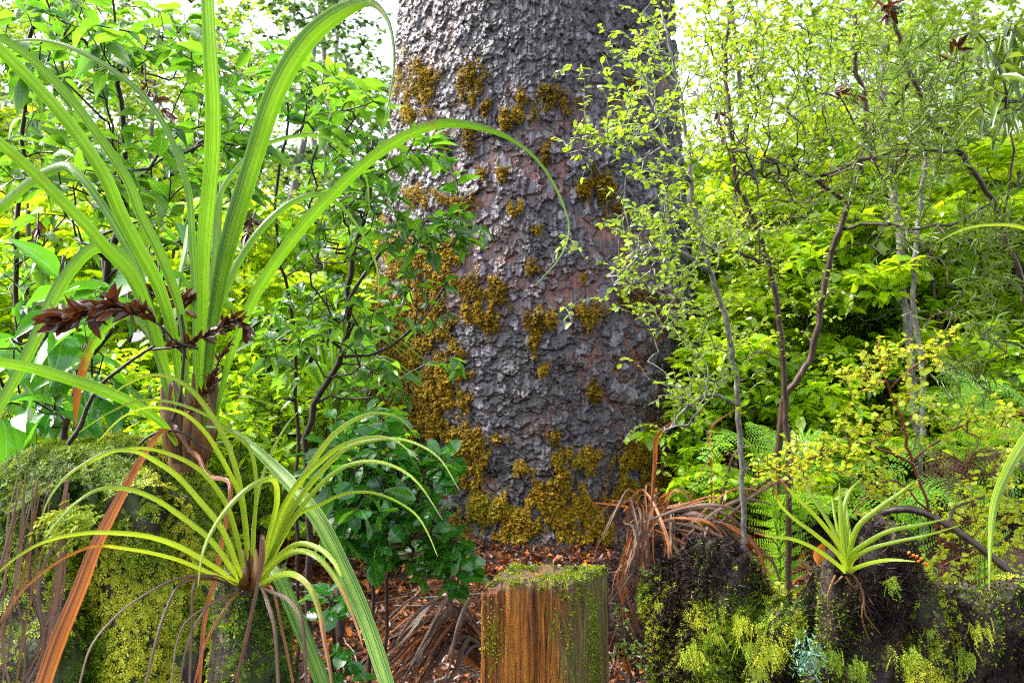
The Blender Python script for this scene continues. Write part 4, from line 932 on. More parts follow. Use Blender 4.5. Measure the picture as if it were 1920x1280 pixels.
def chains(nodes, par, cnt):
    n = len(nodes); ch = [[] for _ in range(n)]
    for i, p in enumerate(par):
        if p >= 0: ch[p].append(i)
    out = []
    starts = [i for i in range(n) if par[i] < 0]
    stack = [(i, [i]) for i in starts]
    while stack:
        i, path = stack.pop()
        while ch[i]:
            c = sorted(ch[i], key=lambda x: -cnt[x])
            for o in c[1:]: stack.append((o, [i, o]))
            i = c[0]; path.append(i)
        if len(path) > 1: out.append(path)
    return out
def woody(root, stems, targets, step, wood, leafm, tmpl, L, ratio, per=2, rtip=0.0016, pw=0.42, rmax=0.03, thin=5, droop=0.0, tint=(0.2, 0.9), ang=0.9, spread=0.3, jit=0.11, upn=0.35,
          sides=6, dryp=0.0, lift=0.15, stem_r=None, flat=True, names=('stem', 'foliage'), tgrad=None):
    nodes, par, iss = grow(stems, targets, step, jit, lift); n = len(nodes)
    cnt = np.ones(n)
    haschild = np.zeros(n, bool); haschild[par[par >= 0]] = True
    cnt[haschild] = 0
    for i in range(n - 1, -1, -1):
        if par[i] >= 0: cnt[par[i]] += cnt[i]
    rad = np.minimum(rtip * np.maximum(cnt, 1) ** pw, rmax)
    if stem_r is not None:
        k = np.where(iss)[0]
        z = np.linspace(0, 1, len(k)); rad[k] = np.maximum(rad[k], stem_r[0] + (stem_r[1] - stem_r[0]) * z)
    mb = MB()
    for path in chains(nodes, par, cnt):
        r = rad[path].copy()
        if len(path) > 2: r[0] = min(r[0], r[1] * 1.25); r[-1] *= 0.5
        tube(mb, nodes[path], r, sides if r.max() > 0.004 else 4, rng.random())
    mb.build(names[0], M[wood], root)
    k = np.where((cnt <= thin) & (par >= 0) & ~((iss) & (cnt > 2)))[0]
    k = np.repeat(k, per); m = len(k)
    tw = nrm(nodes[k] - nodes[par[k]]); f = rng.random((m, 1)); pos = nodes[par[k]] * (1 - f) + nodes[k] * f
    sg = np.where(rng.random(m) < 0.5, -1.0, 1.0)[:, None]
    side = nrm(np.cross(tw, np.array([0, 0, 1.0])) + rvec(m, 0.02 if flat else 0.8))
    d = nrm(tw * math.cos(ang) + side * sg * math.sin(ang) + rvec(m, spread) + np.array([0, 0, -droop]))
    up = np.array([0, 0, 1.0]) + rvec(m, upn)
    l = L * (0.55 + 0.6 * rng.random(m)); ti = tint[0] + (tint[1] - tint[0]) * np.clip(0.5 + 0.9 * (fbm(pos * 2.2 / max(step * 8, 0.2), 2, 301) - 0.5) + 0.55 * (rng.random(m) - 0.5), 0, 1)
    if tgrad is not None: ti = np.clip(ti + tgrad(pos), 0, 1)
    mb = MB(); leaves(mb, pos, d, up, l, l * ratio * (0.8 + 0.4 * rng.random(m)), tmpl, ti, (rng.random(m) < dryp) * 0.95, 0.25 * rng.random(m))
    mb.build(names[1], M[leafm], root)
    return nodes
def blob(px, py, Y, rx, ry, rY, n):
    v = rvec(n); v = nrm(v) * (rng.random((n, 1)) ** 0.42)
    yy = Y + v[:, 1] * rY
    return np.stack([(px + v[:, 0] * rx - 960) / F * yy, yy, H - (py + v[:, 2] * ry - 640) / F * yy], -1)
def blobs(*bs): return np.concatenate([blob(*b) for b in bs])
def pp(pts, Y0, Y1=None):
    Y1 = Y0 if Y1 is None else Y1; k = len(pts)
    return np.array([P(x, y, Y0 + (Y1 - Y0) * i / (k - 1)) for i, (x, y) in enumerate(pts)])
def stem_from_ground(px0, pts, Y0, Y1=None):
    return np.vstack([gp(px0, Y0)[None], pp(pts, Y0, Y1)])

def left_shrubs():
    # the wide-leaved shrub between the tall plant and the trunk
    r = thing('broadleaf_shrub', 'leafy shrub with dark forked branches reaching over the left edge of the trunk', 'shrub', gp(600, 2.9))
    st = [stem_from_ground(585, [(575,900),(577,800),(600,735),(640,668),(655,600),(652,540),(665,470),(690,380),(700,260)], 2.9, 2.7),
          stem_from_ground(560, [(556,820),(550,600),(525,480),(520,330),(540,200)], 2.95, 2.7),
          pp([(640,668),(720,660),(790,600),(830,540)], 2.8, 2.9), pp([(655,560),(720,470),(800,420),(880,405)], 2.75, 2.9)]
    tg = blobs((640,220,2.6,110,110,0.45,90), (560,150,2.7,90,90,0.4,50), (690,330,2.6,70,90,0.35,50), (800,290,2.7,60,50,0.2,16), (850,425,2.75,70,45,0.2,34), (760,440,2.7,70,60,0.3,40),
               (620,440,2.7,90,110,0.4,70), (650,600,2.8,90,80,0.35,46), (780,560,2.85,80,70,0.2,40), (700,720,2.9,90,60,0.25,40), (540,640,2.9,90,120,0.4,50), (850,690,2.9,30,20,0.1,5))
    woody(r, st, tg, 0.075, 'twig', 'broad', T_OVATE, 0.078, 0.46, per=2, thin=2, tint=(0.0, 0.85), droop=0.25, ang=0.8, rmax=0.012, stem_r=(0.009, 0.003), upn=0.45)
    r = thing('broadleaf_shrub', 'tall shrub of pointed shining leaves behind the left strap leaves', 'shrub', gp(60, 2.5))
    st = [stem_from_ground(70, [(60,830),(30,560),(40,300),(60,80),(90,-80)], 2.6, 2.3), stem_from_ground(110, [(120,830),(190,560),(230,380),(225,160),(210,-60)], 2.6, 2.2)]
    tg = blobs((120,70,2.1,170,110,0.45,110), (320,80,2.4,130,90,0.4,60), (80,300,2.3,130,130,0.45,70), (260,300,2.3,120,120,0.45,90), (420,330,2.5,100,140,0.4,70), (60,520,2.4,100,90,0.4,40), (250,450,2.5,120,80,0.4,50), (440,200,2.5,90,90,0.4,50))
    woody(r, st, tg, 0.075, 'twig', 'broad', T_OVATE, 0.080, 0.44, per=2, thin=2, tint=(0.0, 0.92), droop=0.3, ang=0.75, rmax=0.011, stem_r=(0.009, 0.003), upn=0.5)
    r = thing('broadleaf_shrub', 'low shrub with large drooping glossy leaves at the lower left edge', 'shrub', gp(60, 1.95))
    st = [stem_from_ground(60, [(50,1000),(40,850),(60,700),(100,600),(120,480)], 1.95, 1.75), pp([(52,760),(160,680),(210,620)], 1.9, 1.8), pp([(44,800),(-10,700),(-30,620)], 1.9, 1.8)]
    tg = blobs((20,660,1.75,70,70,0.2,22), (130,640,1.8,80,60,0.2,22), (60,760,1.7,80,60,0.2,18), (180,720,1.85,70,60,0.2,16), (200,560,1.9,60,60,0.2,12), (330,500,1.75,60,60,0.2,12))
    woody(r, st, tg, 0.09, 'twig', 'glossy', T_BIG, 0.135, 0.40, per=1, thin=1, tint=(0.35, 1.0), droop=0.55, ang=0.6, rmax=0.012, stem_r=(0.010, 0.004), upn=0.4)
    r = thing('round_leaf_shrub', 'low shrub with wet shining round leaves at the left foot of the trunk', 'shrub', gp(690, 2.35))
    st = [stem_from_ground(690, [(690,1000),(660,900),(690,860),(720,820)], 2.4, 2.2), stem_from_ground(720, [(730,1040),(745,960),(780,900)], 2.4, 2.3), pp([(690,960),(640,920),(590,900)], 2.35, 2.2), pp([(735,1000),(800,1010),(840,1030)], 2.35, 2.3)]
    tg = blobs((650,860,2.2,70,50,0.2,30), (740,860,2.2,70,50,0.2,34), (810,870,2.25,40,40,0.15,18), (700,930,2.15,80,50,0.2,34), (640,940,2.15,50,50,0.15,16), (770,960,2.2,70,45,0.15,26), (840,1010,2.25,40,40,0.12,14), (730,1000,2.2,60,30,0.15,14), (835,1055,2.25,35,20,0.1,10), (690,790,2.3,90,40,0.2,24))
    tg = np.concatenate([tg, tg[rng.random(len(tg)) < 0.7] + rvec(1, 0.0) + np.array([0, -0.05, -0.03]), blobs((640,1010,2.25,60,40,0.15,24), (770,1050,2.3,50,30,0.12,16), (600,900,2.2,50,60,0.15,20))])
    woody(r, st, tg, 0.055, 'brownbark', 'glossy', T_ROUND, 0.072, 0.60, per=2, thin=1, tint=(0.1, 0.85), droop=0.25, ang=0.9, rmax=0.006, stem_r=(0.0045, 0.002), upn=0.45, spread=0.4)
    for (px, py, lab, n, sd) in ((620, 1130, 'wet round leaf seedling beside the long drooping strap leaf, below the round leaf shrub', 16, 1), (640, 1240, 'lowest wet round leaf seedling by the bottom end of the long drooping strap leaf', 12, 2)):
        r = thing('seedling', lab, 'seedling', gp(px, 1.75)); b = P(px, py, 1.62)
        woody(r, [np.array([gp(px, 1.75), (gp(px, 1.75) + b) / 2 + np.array([0.01, 0, 0]), b])], blob(px, py, 1.62, 42, 42, 0.10, n), 0.04, 'twig', 'glossy', T_ROUND, 0.052, 0.6, per=2, thin=1, tint=(0.3, 0.8), droop=0.2, rmax=0.004)
    # green grassy clump beside the trunk
    r = thing('strap_leaf_plant', 'tuft of thin dark green blades between the shrub and the mossy side of the trunk', 'plant', gp(640, 3.4))
    b = P(625, 800, 3.4)
    mbk = MB(); tube(mbk, [gp(640, 3.4), b + np.array([0, 0.02, 0.03])], [0.022, 0.016], 8); mbk.build('leaf_base', M['twig'], r)
    for i in range(30):
        a = rng.normal(0, 0.55); Lh = 0.32 + 0.22 * rng.random(); dx = math.sin(a) * Lh; dy = -0.25 * rng.random()
        pts = [b, b + np.array([dx * 0.3, dy * 0.3, Lh * 0.5]), b + np.array([dx * 0.75, dy * 0.7, Lh * 0.8]), b + np.array([dx * 1.4, dy, Lh * (0.75 - 0.3 * abs(a))])]
        mb = MB(); strap(mb, pts, [0.010, 0.013, 0.011, 0.002], 14, rng.normal(0, 0.4), 0.4, rng.random()); mb.build('leaf', M['strap'], r)
left_shrubs()

def right_saplings():
    def sapl(name, label, base, st, tg, step, wood, leafm, tmpl, L, ratio, **k):
        extra = tg[rng.random(len(tg)) < 0.5]; tg = np.concatenate([tg, extra + rvec(len(extra), 0.10)])
        r = thing(name, label, 'tree', base); woody(r, st, tg, step, wood, leafm, tmpl, L, ratio, names=('trunk', 'crown'), **k); return r
    sapl('sapling', 'thin grey stemmed sapling by the rotten stump, small leaves hanging before the trunk', gp(1400, 2.3),
         [stem_from_ground(1399, [(1398,1135),(1396,1050),(1393,950),(1390,870),(1385,760),(1378,690),(1360,600),(1335,520),(1315,450),(1300,380),(1290,280),(1270,150),(1240,20)], 2.3, 2.15),
          pp([(1385,760),(1330,740),(1280,770),(1250,810)], 2.25, 2.1), pp([(1330,510),(1270,470),(1200,470),(1140,520)], 2.2, 2.0), pp([(1295,340),(1220,260),(1140,250),(1070,260)], 2.15, 2.0)],
         blobs((1140,250,1.95,80,45,0.15,70), (1220,200,2.1,60,80,0.25,60), (1200,90,2.2,60,80,0.25,60), (1250,330,2.1,60,60,0.2,60), (1210,440,2.0,70,60,0.2,80), (1260,520,2.05,60,60,0.2,60), (1180,520,2.0,50,40,0.12,34),
               (1300,600,2.1,50,60,0.2,34), (1290,740,2.05,50,50,0.15,50), (1340,690,2.15,50,50,0.15,30), (1330,420,2.2,70,80,0.2,60), (1300,140,2.2,60,100,0.25,70)),
         0.032, 'greybark', 'small', T_SMALL, 0.021, 0.62, per=2, thin=3, tint=(0.35, 1.0), ang=0.85, rmax=0.008, rtip=0.0009, stem_r=(0.0062, 0.0022), upn=0.5, droop=0.1)
    cr = [('sapling', 'leaning dark sapling with forked trunk paler at its foot, right of the great trunk', 1460, [(1462,800),(1475,740),(1515,680),(1535,600),(1552,500),(1575,430),(1600,350),(1615,290),(1625,200),(1605,120),(1600,20)], 3.3, 3.0,
           [((1575,430),(1630,420),(1700,430),(1750,470)), ((1615,290),(1660,230),(1700,160)), ((1590,380),(1500,320),(1430,300))],
           ((1500,100,2.9,150,110,0.5,170), (1450,250,2.9,120,100,0.45,150), (1600,230,3.0,120,100,0.45,130), (1620,80,3.1,110,100,0.5,110), (1500,380,3.0,100,80,0.4,90), (1680,380,3.1,90,70,0.35,60), (1560,560,3.2,60,60,0.25,24)), 'brownbark', (0.016, 0.004), (0.25, 0.95)),
          ('sapling', 'slender dark sapling just right of the grey stemmed one, bare below and leafy above', 1480, [(1478,860),(1470,700),(1460,600),(1443,500),(1420,430),(1385,350),(1370,250),(1360,120),(1370,-20)], 3.0, 2.8,
           [((1443,500),(1380,470),(1340,460)),],
           ((1370,200,2.7,90,120,0.4,120), (1420,60,2.8,100,90,0.4,110), (1380,400,2.8,70,80,0.3,80), (1330,60,2.8,70,80,0.35,70), (1430,480,2.9,50,60,0.25,40), (1400,640,2.9,60,50,0.2,30)), 'brownbark', (0.011, 0.006), (0.4, 1.0)),
          ('sapling', 'pair of grey lichened stems rising close together on the right, thin leaves on top', 1730, [(1725,900),(1715,760),(1705,640),(1692,540),(1688,450),(1675,360),(1660,250),(1655,120),(1665,0)], 4.6, 4.4,
           [((1725,900),(1730,700),(1712,560),(1720,430),(1735,300),(1745,150)),],
           ((1700,140,4.2,140,130,0.7,150), (1800,90,4.4,110,110,0.6,110), (1620,100,4.4,110,110,0.6,100), (1760,260,4.4,100,90,0.5,80)), 'greybark', (0.026, 0.012), (0.1, 0.8)),
          ]
    for (nm, lab, px0, path, Y0, Y1, subs, bl, wood, sr, ti) in cr:
        sapl(nm, lab, gp(px0, Y0), [stem_from_ground(px0, path, Y0, Y1)] + [pp(list(s), Y0 * 0.55 + Y1 * 0.45, Y1 - 0.2) for s in subs], blobs(*bl), 0.045, wood, 'small', T_SMALL, 0.026, 0.6, per=2, thin=3, tint=ti, ang=0.85,
             rmax=0.012, rtip=0.001, stem_r=sr, upn=0.55)
    sapl('narrow_leaf_sapling', 'leaning reddish sapling with needle thin leaves at the right edge', gp(1950, 2.5),
         [stem_from_ground(1955, [(1945,800),(1932,620),(1915,530),(1882,430),(1850,360),(1800,290),(1750,225),(1705,130),(1680,50),(1660,-40)], 2.5, 2.3), pp([(1800,290),(1700,280),(1620,300),(1540,330)], 2.4, 2.2), pp([(1860,380),(1780,420),(1700,430)], 2.45, 2.3), pp([(1882,430),(1900,300),(1890,180)], 2.45, 2.3)],
         blobs((1720,260,2.2,120,80,0.3,60), (1800,200,2.3,110,80,0.3,60), (1640,320,2.2,90,50,0.2,36), (1860,420,2.3,80,70,0.3,44), (1780,460,2.3,90,50,0.25,30), (1700,120,2.3,110,90,0.3,50), (1850,560,2.3,80,90,0.25,36), (1800,690,2.2,90,40,0.2,24)),
         0.05, 'brownbark', 'narrow', T_NEEDLE, 0.045, 0.13, per=4, thin=3, tint=(0.2, 1.0), ang=0.75, rmax=0.012, rtip=0.0008, stem_r=(0.011, 0.003), upn=0.8, flat=False)
    r = thing('hanging_branch', 'branch with long narrow hanging leaves in the top right corner', 'branch', P(1990, -60, 2.1))
    woody(r, [pp([(1990,-80),(1960,20),(1900,60),(1850,80)], 2.1, 2.0), pp([(1985,-40),(1970,120),(1930,180),(1880,190)], 2.1, 2.0)], blobs((1880,90,2.0,60,50,0.15,16), (1890,190,2.0,60,40,0.15,16), (1930,60,2.05,50,60,0.15,10)), 0.06, 'twig', 'narrow', T_LANCE, 0.10, 0.15, per=2, thin=2, tint=(0.4, 1.0), droop=1.0, ang=0.5, rmax=0.006)
    # yellow-green small-leaved shrub with red stems
    r = thing('red_stem_shrub', 'open shrub with reddish stems and tiny round yellow green leaves behind the small rosette', 'shrub', gp(1775, 1.95))
    st = [stem_from_ground(1790, [(1770,1060),(1745,960),(1712,870),(1690,790),(1660,710),(1645,650)], 1.95, 1.85), pp([(1712,870),(1620,830),(1520,860),(1430,880)], 1.9, 1.75), pp([(1715,860),(1800,800),(1920,775)], 1.9, 1.8), pp([(1668,730),(1720,680),(1790,640)], 1.87, 1.8),
          pp([(1745,960),(1680,900),(1640,910),(1600,960)], 1.92, 1.85), pp([(1660,715),(1600,700),(1580,690)], 1.86, 1.8)]
    tg = blobs((1480,870,1.75,60,35,0.1,60), (1560,845,1.78,60,35,0.1,50), (1650,800,1.8,50,35,0.1,30), (1620,700,1.8,45,35,0.1,40), (1690,670,1.82,60,30,0.1,36), (1760,640,1.82,40,20,0.08,16), (1830,790,1.82,90,25,0.1,50), (1900,775,1.82,40,25,0.1,20), (1830,960,1.85,80,40,0.12,60), (1770,1070,1.8,50,50,0.1,40), (1880,1050,1.8,50,60,0.12,40), (1650,910,1.85,60,30,0.1,30), (1870,880,1.85,60,30,0.1,26),(1900,960,1.8,40,40,0.1,24),(1730,740,1.85,50,30,0.1,16))
    woody(r, st, tg + rvec(len(tg), 0.022), 0.030, 'redstem', 'yellow', T_ROUND, 0.0145, 0.9, per=4, thin=2, tint=(0.2, 1.0), ang=1.0, rmax=0.0035, rtip=0.0007, stem_r=(0.004, 0.0012), upn=0.5, spread=0.45)
    r = thing('seedling', 'pale green seedling with small round leaves in the gap of the rotten stump', 'seedling', gp(1465, 2.0))
    woody(r, [np.vstack([gp(1465, 2.0), pp([(1462,1120),(1460,1090)], 1.9)])], blobs((1462,1110,1.9,34,26,0.06,30)), 0.03, 'redstem', 'yellow', T_ROUND, 0.017, 0.9, per=2, thin=2, tint=(0.2, 0.8), rmax=0.003)
    r = thing('seedling', 'feathery bright green seedling between the sawn post and the rotten stump', 'seedling', gp(1190, 1.75))
    woody(r, [np.vstack([gp(1190, 1.75), pp([(1185,1270),(1190,1200)], 1.6)])], blobs((1180,1230,1.55,40,40,0.06,50), (1165,1160,1.58,18,60,0.04,20), (1210,1270,1.55,34,30,0.06,20)), 0.022, 'twig', 'small', T_SMALL, 0.009, 0.6, per=3, thin=2, tint=(0.3, 0.9), rmax=0.002, rtip=0.0006)
right_saplings()

# ------------------------------------------------------------------ ferns
def frond(mb, pts, Wd, n=26, tint=0.5, dry=0.0):
    q = catmull(pts, n + 6); tube(mb, q, np.linspace(0.0035, 0.001, len(q)), 4, tint, max(dry, 0.35))
    T = nrm(np.gradient(q, axis=0)); up0 = np.array([0, -0.35, 1.0]); Sd = nrm(np.cross(T, up0)); N = np.cross(Sd, T)
    for i in range(3, len(q) - 1):
        f = (i - 3) / (len(q) - 4); L = Wd * (math.sin(math.pi * min(1, 0.18 + f * 0.82)) ** 0.8) * (0.9 + 0.2 * rng.random()) + 0.006
        for sg in (-1, 1):
            k = max(4, int(L / 0.011)); g = (np.arange(k) + 0.5) / k
            dd = nrm(Sd[i] * sg + T[i] * 0.35 + rvec(1, 0.05)[0])
            base = q[i] + dd * (g * L)[:, None] - N[i] * (0.22 * L * g * g)[:, None]
            w = 0.013 * (1.1 - 0.75 * g) * (Wd / 0.14) ** 0.5
            for s2 in (-1, 1):
                leaves(mb, base, nrm(dd * 0.55 + T[i] * s2 * 0.9), N[i] + rvec(k, 0.12), w * 1.25, w * 0.8, T_TINY, np.clip(tint + 0.25 * (rng.random(k) - 0.5), 0, 1), dry)
def fern(label, px, Y, fr, tint=0.6, dry=0.0, W_=0.13, name='fern', cat='fern'):
    base = gp(px, Y); r = thing(name, label, cat, base)
    for pts in fr:
        p = [base + np.array([0, 0, 0.03])] + [P(a, b, c) for a, b, c in pts]
        mb = MB(); frond(mb, p, W_ * (0.85 + 0.3 * rng.random()), 26, tint + rng.normal(0, 0.1), dry); mb.build('frond', M['fern'], r)
    return r
fern('bright green fern spreading fronds at the right foot of the trunk', 1470, 3.3, [[(1440,930,3.2),(1370,880,3.05),(1290,918,2.9)], [(1440,890,3.2),(1380,815,3.1),(1310,865,3.0)], [(1500,900,3.3),(1560,870,3.2),(1630,930,3.1)], [(1480,880,3.3),(1520,820,3.3),(1590,830,3.2)], [(1455,900,3.3),(1440,820,3.4),(1400,790,3.5)], [(1470,940,3.1),(1520,930,2.9),(1600,970,2.8)]])
fern('fern with wide pale fronds behind the red stemmed shrub at the right edge', 1850, 3.0, [[(1830,820,3.0),(1780,740,2.9),(1690,770,2.8)], [(1840,800,3.0),(1860,720,3.0),(1930,760,2.9)], [(1850,830,3.0),(1900,790,2.8),(1960,860,2.7)], [(1800,850,2.9),(1720,840,2.8),(1660,900,2.7)], [(1830,800,3.1),(1810,710,3.2),(1760,690,3.3)], [(1850,850,2.8),(1880,860,2.6),(1900,960,2.5)]], 0.75)
fern('green fern low among the red stemmed shrub just above the bent stick', 1700, 2.5, [[(1680,960,2.4),(1640,930,2.3),(1590,970,2.2)], [(1710,950,2.45),(1760,920,2.4),(1810,960,2.3)], [(1700,940,2.5),(1660,880,2.5),(1600,880,2.4)], [(1715,950,2.45),(1780,900,2.5),(1850,930,2.4)]], 0.45, W_=0.10)
fern('withered brown fern with hanging fronds below the fern at the right edge', 1810, 2.7, [[(1800,880,2.65),(1770,850,2.6),(1735,920,2.5)], [(1810,880,2.65),(1840,845,2.6),(1880,900,2.5)], [(1810,880,2.6),(1790,870,2.5),(1780,940,2.45)], [(1810,870,2.65),(1870,855,2.6),(1935,880,2.55)]], 0.5, 1.0, 0.12, 'dead_fern')

# ------------------------------------------------------------------ dead tussocks and leaf litter
def dead_tussock():
    c = P(1215, 960, 3.35); g = gp(1215, 3.45)
    r = thing('dead_tussock', 'collapsed brown dead strap leaf clump heaped at the right foot of the trunk', 'plant', g)
    mb = MB(); na = 60; rows = []
    for t in np.linspace(0, 1, 26):
        ph = np.linspace(0, 2 * math.pi, na, endpoint=False); rad = 0.20 * (1 - t ** 1.6 * 0.8) * (1 + 0.35 * (fbm(np.stack([np.cos(ph) * 4, np.sin(ph) * 4, ph * 0 + t * 5], -1), 4, 401) - 0.5))
        cc = g * (1 - t) + (c + np.array([-0.03, 0.10, -0.06])) * t; rows.append(np.stack([cc[0] + rad * np.cos(ph), cc[1] + rad * np.sin(ph), np.full(na, cc[2])], -1))
    G = np.array(rows); mb.add(G, [grid_faces(na, 26)]); pos, nm = scatter(G, 9000, lambda a, N: np.ones(a.shape[:-1]))
    leaves(mb, pos, nm * -0.6 * np.sign((nm * (G.mean((0, 1)) - pos)).sum(1))[:, None] + rvec(len(pos), 0.7), rvec(len(pos)), 0.03, 0.004, T_TINY, 0.5)
    mb.build('root_mound', M['fibre'], r)
    for i in range(98):
        if i < 30:      # hanging bundle
            a = rng.normal(-0.1, 0.5); x1 = 1205 + 42 * math.sin(a) + rng.normal(0, 14); dn = 110 + 130 * rng.random()
            pts = [P(1215 + rng.normal(0, 25), 965 + rng.normal(0, 12), 3.34), P(1212 + 30 * math.sin(a) + rng.normal(0, 14), 955 + rng.normal(0, 18), 3.22), P(x1, 1015 + rng.normal(0, 25), 3.10 + rng.normal(0, 0.05)), P(x1 + rng.normal(0, 14), 1000 + dn * 0.5, 3.02), P(x1 + rng.normal(0, 30), 1000 + dn, 3.0)]
        elif i < 80:    # tangle to the right
            xs = 1200 + 150 * rng.random(); ys = 950 + 70 * rng.random(); an = rng.normal(0.35, 0.75); L = 80 + 150 * rng.random(); yd = 3.32 - 0.25 * rng.random()
            pts = [P(xs, ys, yd), P(xs + L * 0.4 * math.cos(an), ys + L * 0.4 * math.sin(an) - 16, yd - 0.05), P(xs + L * 0.75 * math.cos(an), ys + L * 0.75 * math.sin(an) - 8 + rng.normal(0, 6), yd - 0.12), P(xs + L * math.cos(an + 0.2), ys + L * math.sin(an + 0.2) + rng.normal(0, 10), yd - 0.15)]
        else:           # up and left
            a = rng.normal(-0.2, 0.7); L = 60 + 70 * rng.random()
            pts = [P(1215, 958, 3.34), P(1215 + L * 0.5 * math.sin(a), 962 - L * 0.25 * math.cos(a), 3.28), P(1215 + L * 1.2 * math.sin(a), 962 - L * 0.40 * math.cos(a), 3.18)]
            if rng.random() < 0.5: pts.append(P(1215 + L * 2.0 * math.sin(a) - 20, 990 + 60 * rng.random(), 3.05))
        mb = MB(); strap(mb, pts, np.interp(np.linspace(0, 1, len(pts)), [0, 0.4, 0.8, 1], [0.008, 0.015, 0.011, 0.002]) * (0.5 + 0.8 * rng.random()), 18, rng.normal(0, 0.9), 0.5, rng.random(), twist=rng.normal(0, 0.8))
        mb.build('dead_leaf', M['strap_rust'] if rng.random() < 0.3 else M['strap_dead'], r)
    r = thing('dead_tussock', 'low sprawl of curling brown dead leaf blades on the litter left of the sawn post', 'plant', gp(890, 2.7))
    for i in range(60):
        x0 = 905 + rng.normal(0, 10); y0 = 1225 + rng.normal(0, 25); a = -1.2 + rng.normal(0, 0.5); L = 90 + 90 * rng.random()
        pts = [P(x0, y0, 2.65), P(x0 + L * 0.5 * math.sin(a), y0 - 30 - 45 * rng.random(), 2.6), P(x0 + L * math.sin(a), y0 - 20 + 50 * rng.random(), 2.5), P(x0 + L * 1.35 * math.sin(a), y0 + 30 + 60 * rng.random(), 2.42)]
        for p in pts: p[2] = max(p[2], float(ground_z(p[0], p[1])) + 0.02)
        mb = MB(); strap(mb, pts, np.array([0.008, 0.013, 0.010, 0.002]) * (0.7 + 0.6 * rng.random()), 16, rng.normal(0, 0.7), 0.5, rng.random(), twist=rng.normal(0, 0.8))
        mb.build('dead_leaf', M['strap_rust'] if rng.random() < 0.25 else M['strap_dead'], r)
dead_tussock()
def litter():
    mb = MB()
    def lay(n, x0, x1, y0, y1, L, tmpl, ratio, tl, th, lift=0.03):
        x = x0 + (x1 - x0) * rng.random(n); y = y0 + (y1 - y0) * rng.random(n)
        k = np.hypot(x - TX, y - TY) > 1.28; x, y = x[k], y[k]; n = len(x)
        z = ground_z(x, y) + lift * rng.random(n) + 0.004
        d = rvec(n) * np.array([1, 1, 0.28]); l = L * (0.5 + 0.8 * rng.random(n))
        leaves(mb, np.stack([x, y, z], -1), d, np.array([0, 0, 1.0]) + rvec(n, 0.4), l, l * ratio, tmpl, tl + (th - tl) * rng.random(n), 0.0, rng.normal(0, 0.5, n))
    lay(13000, -1.7, 1.7, 2.0, 5.2, 0.045, T_LANCE, 0.36, 0.05, 0.80)
    lay(5500, -1.6, 1.6, 2.2, 5.2, 0.05, T_OVATE, 0.45, 0.60, 0.95)
    lay(9000, -1.6, 1.6, 2.2, 5.2, 0.05, T_NEEDLE, 0.10, 0.3, 0.92)
    lay(1000, -1.6, 1.6, 2.6, 5.0, 0.05, T_ROUND, 0.7, 0.9, 1.0, 0.015)
    lay(6000, -6, 6, 4, 12, 0.08, T_OVATE, 0.45, 0.05, 0.85)
    tag(mb.build('leaf_litter', M['litter']), kind='stuff')
    mb = MB()
    for i in range(90):
        x = rng.uniform(-1.5, 1.2); y = rng.uniform(2.3, 4.8); a = rng.random() * 6.28; L = 0.15 + 0.4 * rng.random()
        s = np.linspace(-0.5, 0.5, 8); X = x + s * L * math.cos(a) + rng.normal(0, 0.006, 8); Y = y + s * L * math.sin(a) + rng.normal(0, 0.006, 8)
        if np.hypot(x - TX, y - TY) < 1.7: continue
        tube(mb, np.stack([X, Y, ground_z(X, Y) + 0.03 + 0.03 * rng.random()], -1), 0.002 + 0.006 * rng.random(), 5)
    tag(mb.build('fallen_twigs', M['greybark']), kind='stuff')
litter()

# ------------------------------------------------------------------ understorey and forest behind
def tree_kind(name, label, cat, seed_h, spread, nt_, step, wood, leafm, tmpl, L, ratio, per, names, crown_z=(0.35, 1.0), trunk_r=0.03, clumps=9, **k):
    """one plant of its kind grown at the origin; copies are set about the forest"""
    r = thing(name, label, cat, (0, 0, 0)); hgt = seed_h
    stems = []
    for i in range(k.pop('nst', 2)):
        a = rng.random() * 6.28; lean = 0.12 * hgt * rng.random()
        stems.append(np.array([[0, 0, -0.05], [lean * 0.3 * math.cos(a), lean * 0.3 * math.sin(a), hgt * 0.3], [lean * math.cos(a), lean * math.sin(a), hgt * 0.62], [lean * 1.3 * math.cos(a), lean * 1.3 * math.sin(a), hgt * 0.9]]))
    tg = []
    for i in range(clumps):
        a = rng.random() * 6.28; rr = spread * math.sqrt(rng.random()); z = hgt * (crown_z[0] + (crown_z[1] - crown_z[0]) * rng.random())
        v = nrm(rvec(nt_ // clumps)) * (rng.random((nt_ // clumps, 1)) ** 0.45); s = spread * (0.32 + 0.25 * rng.random())
        tg.append(np.array([rr * math.cos(a), rr * math.sin(a), z]) + v * np.array([s, s, s * 0.62]))
    woody(r, stems, np.concatenate(tg), step, wood, leafm, tmpl, L, ratio, per=per, names=names, stem_r=(trunk_r, trunk_r * 0.35), **k)
    return r
def place(kind, px, Y, rz, s, label, group, first):
    b = gp(px, Y)
    if first:
        kind.location = tuple(b); kind.rotation_euler = (0, 0, rz); kind.scale = (s, s, s); kind['label'] = label; kind['group'] = group; return kind
    return dup(kind, b, rz, s, label, group)
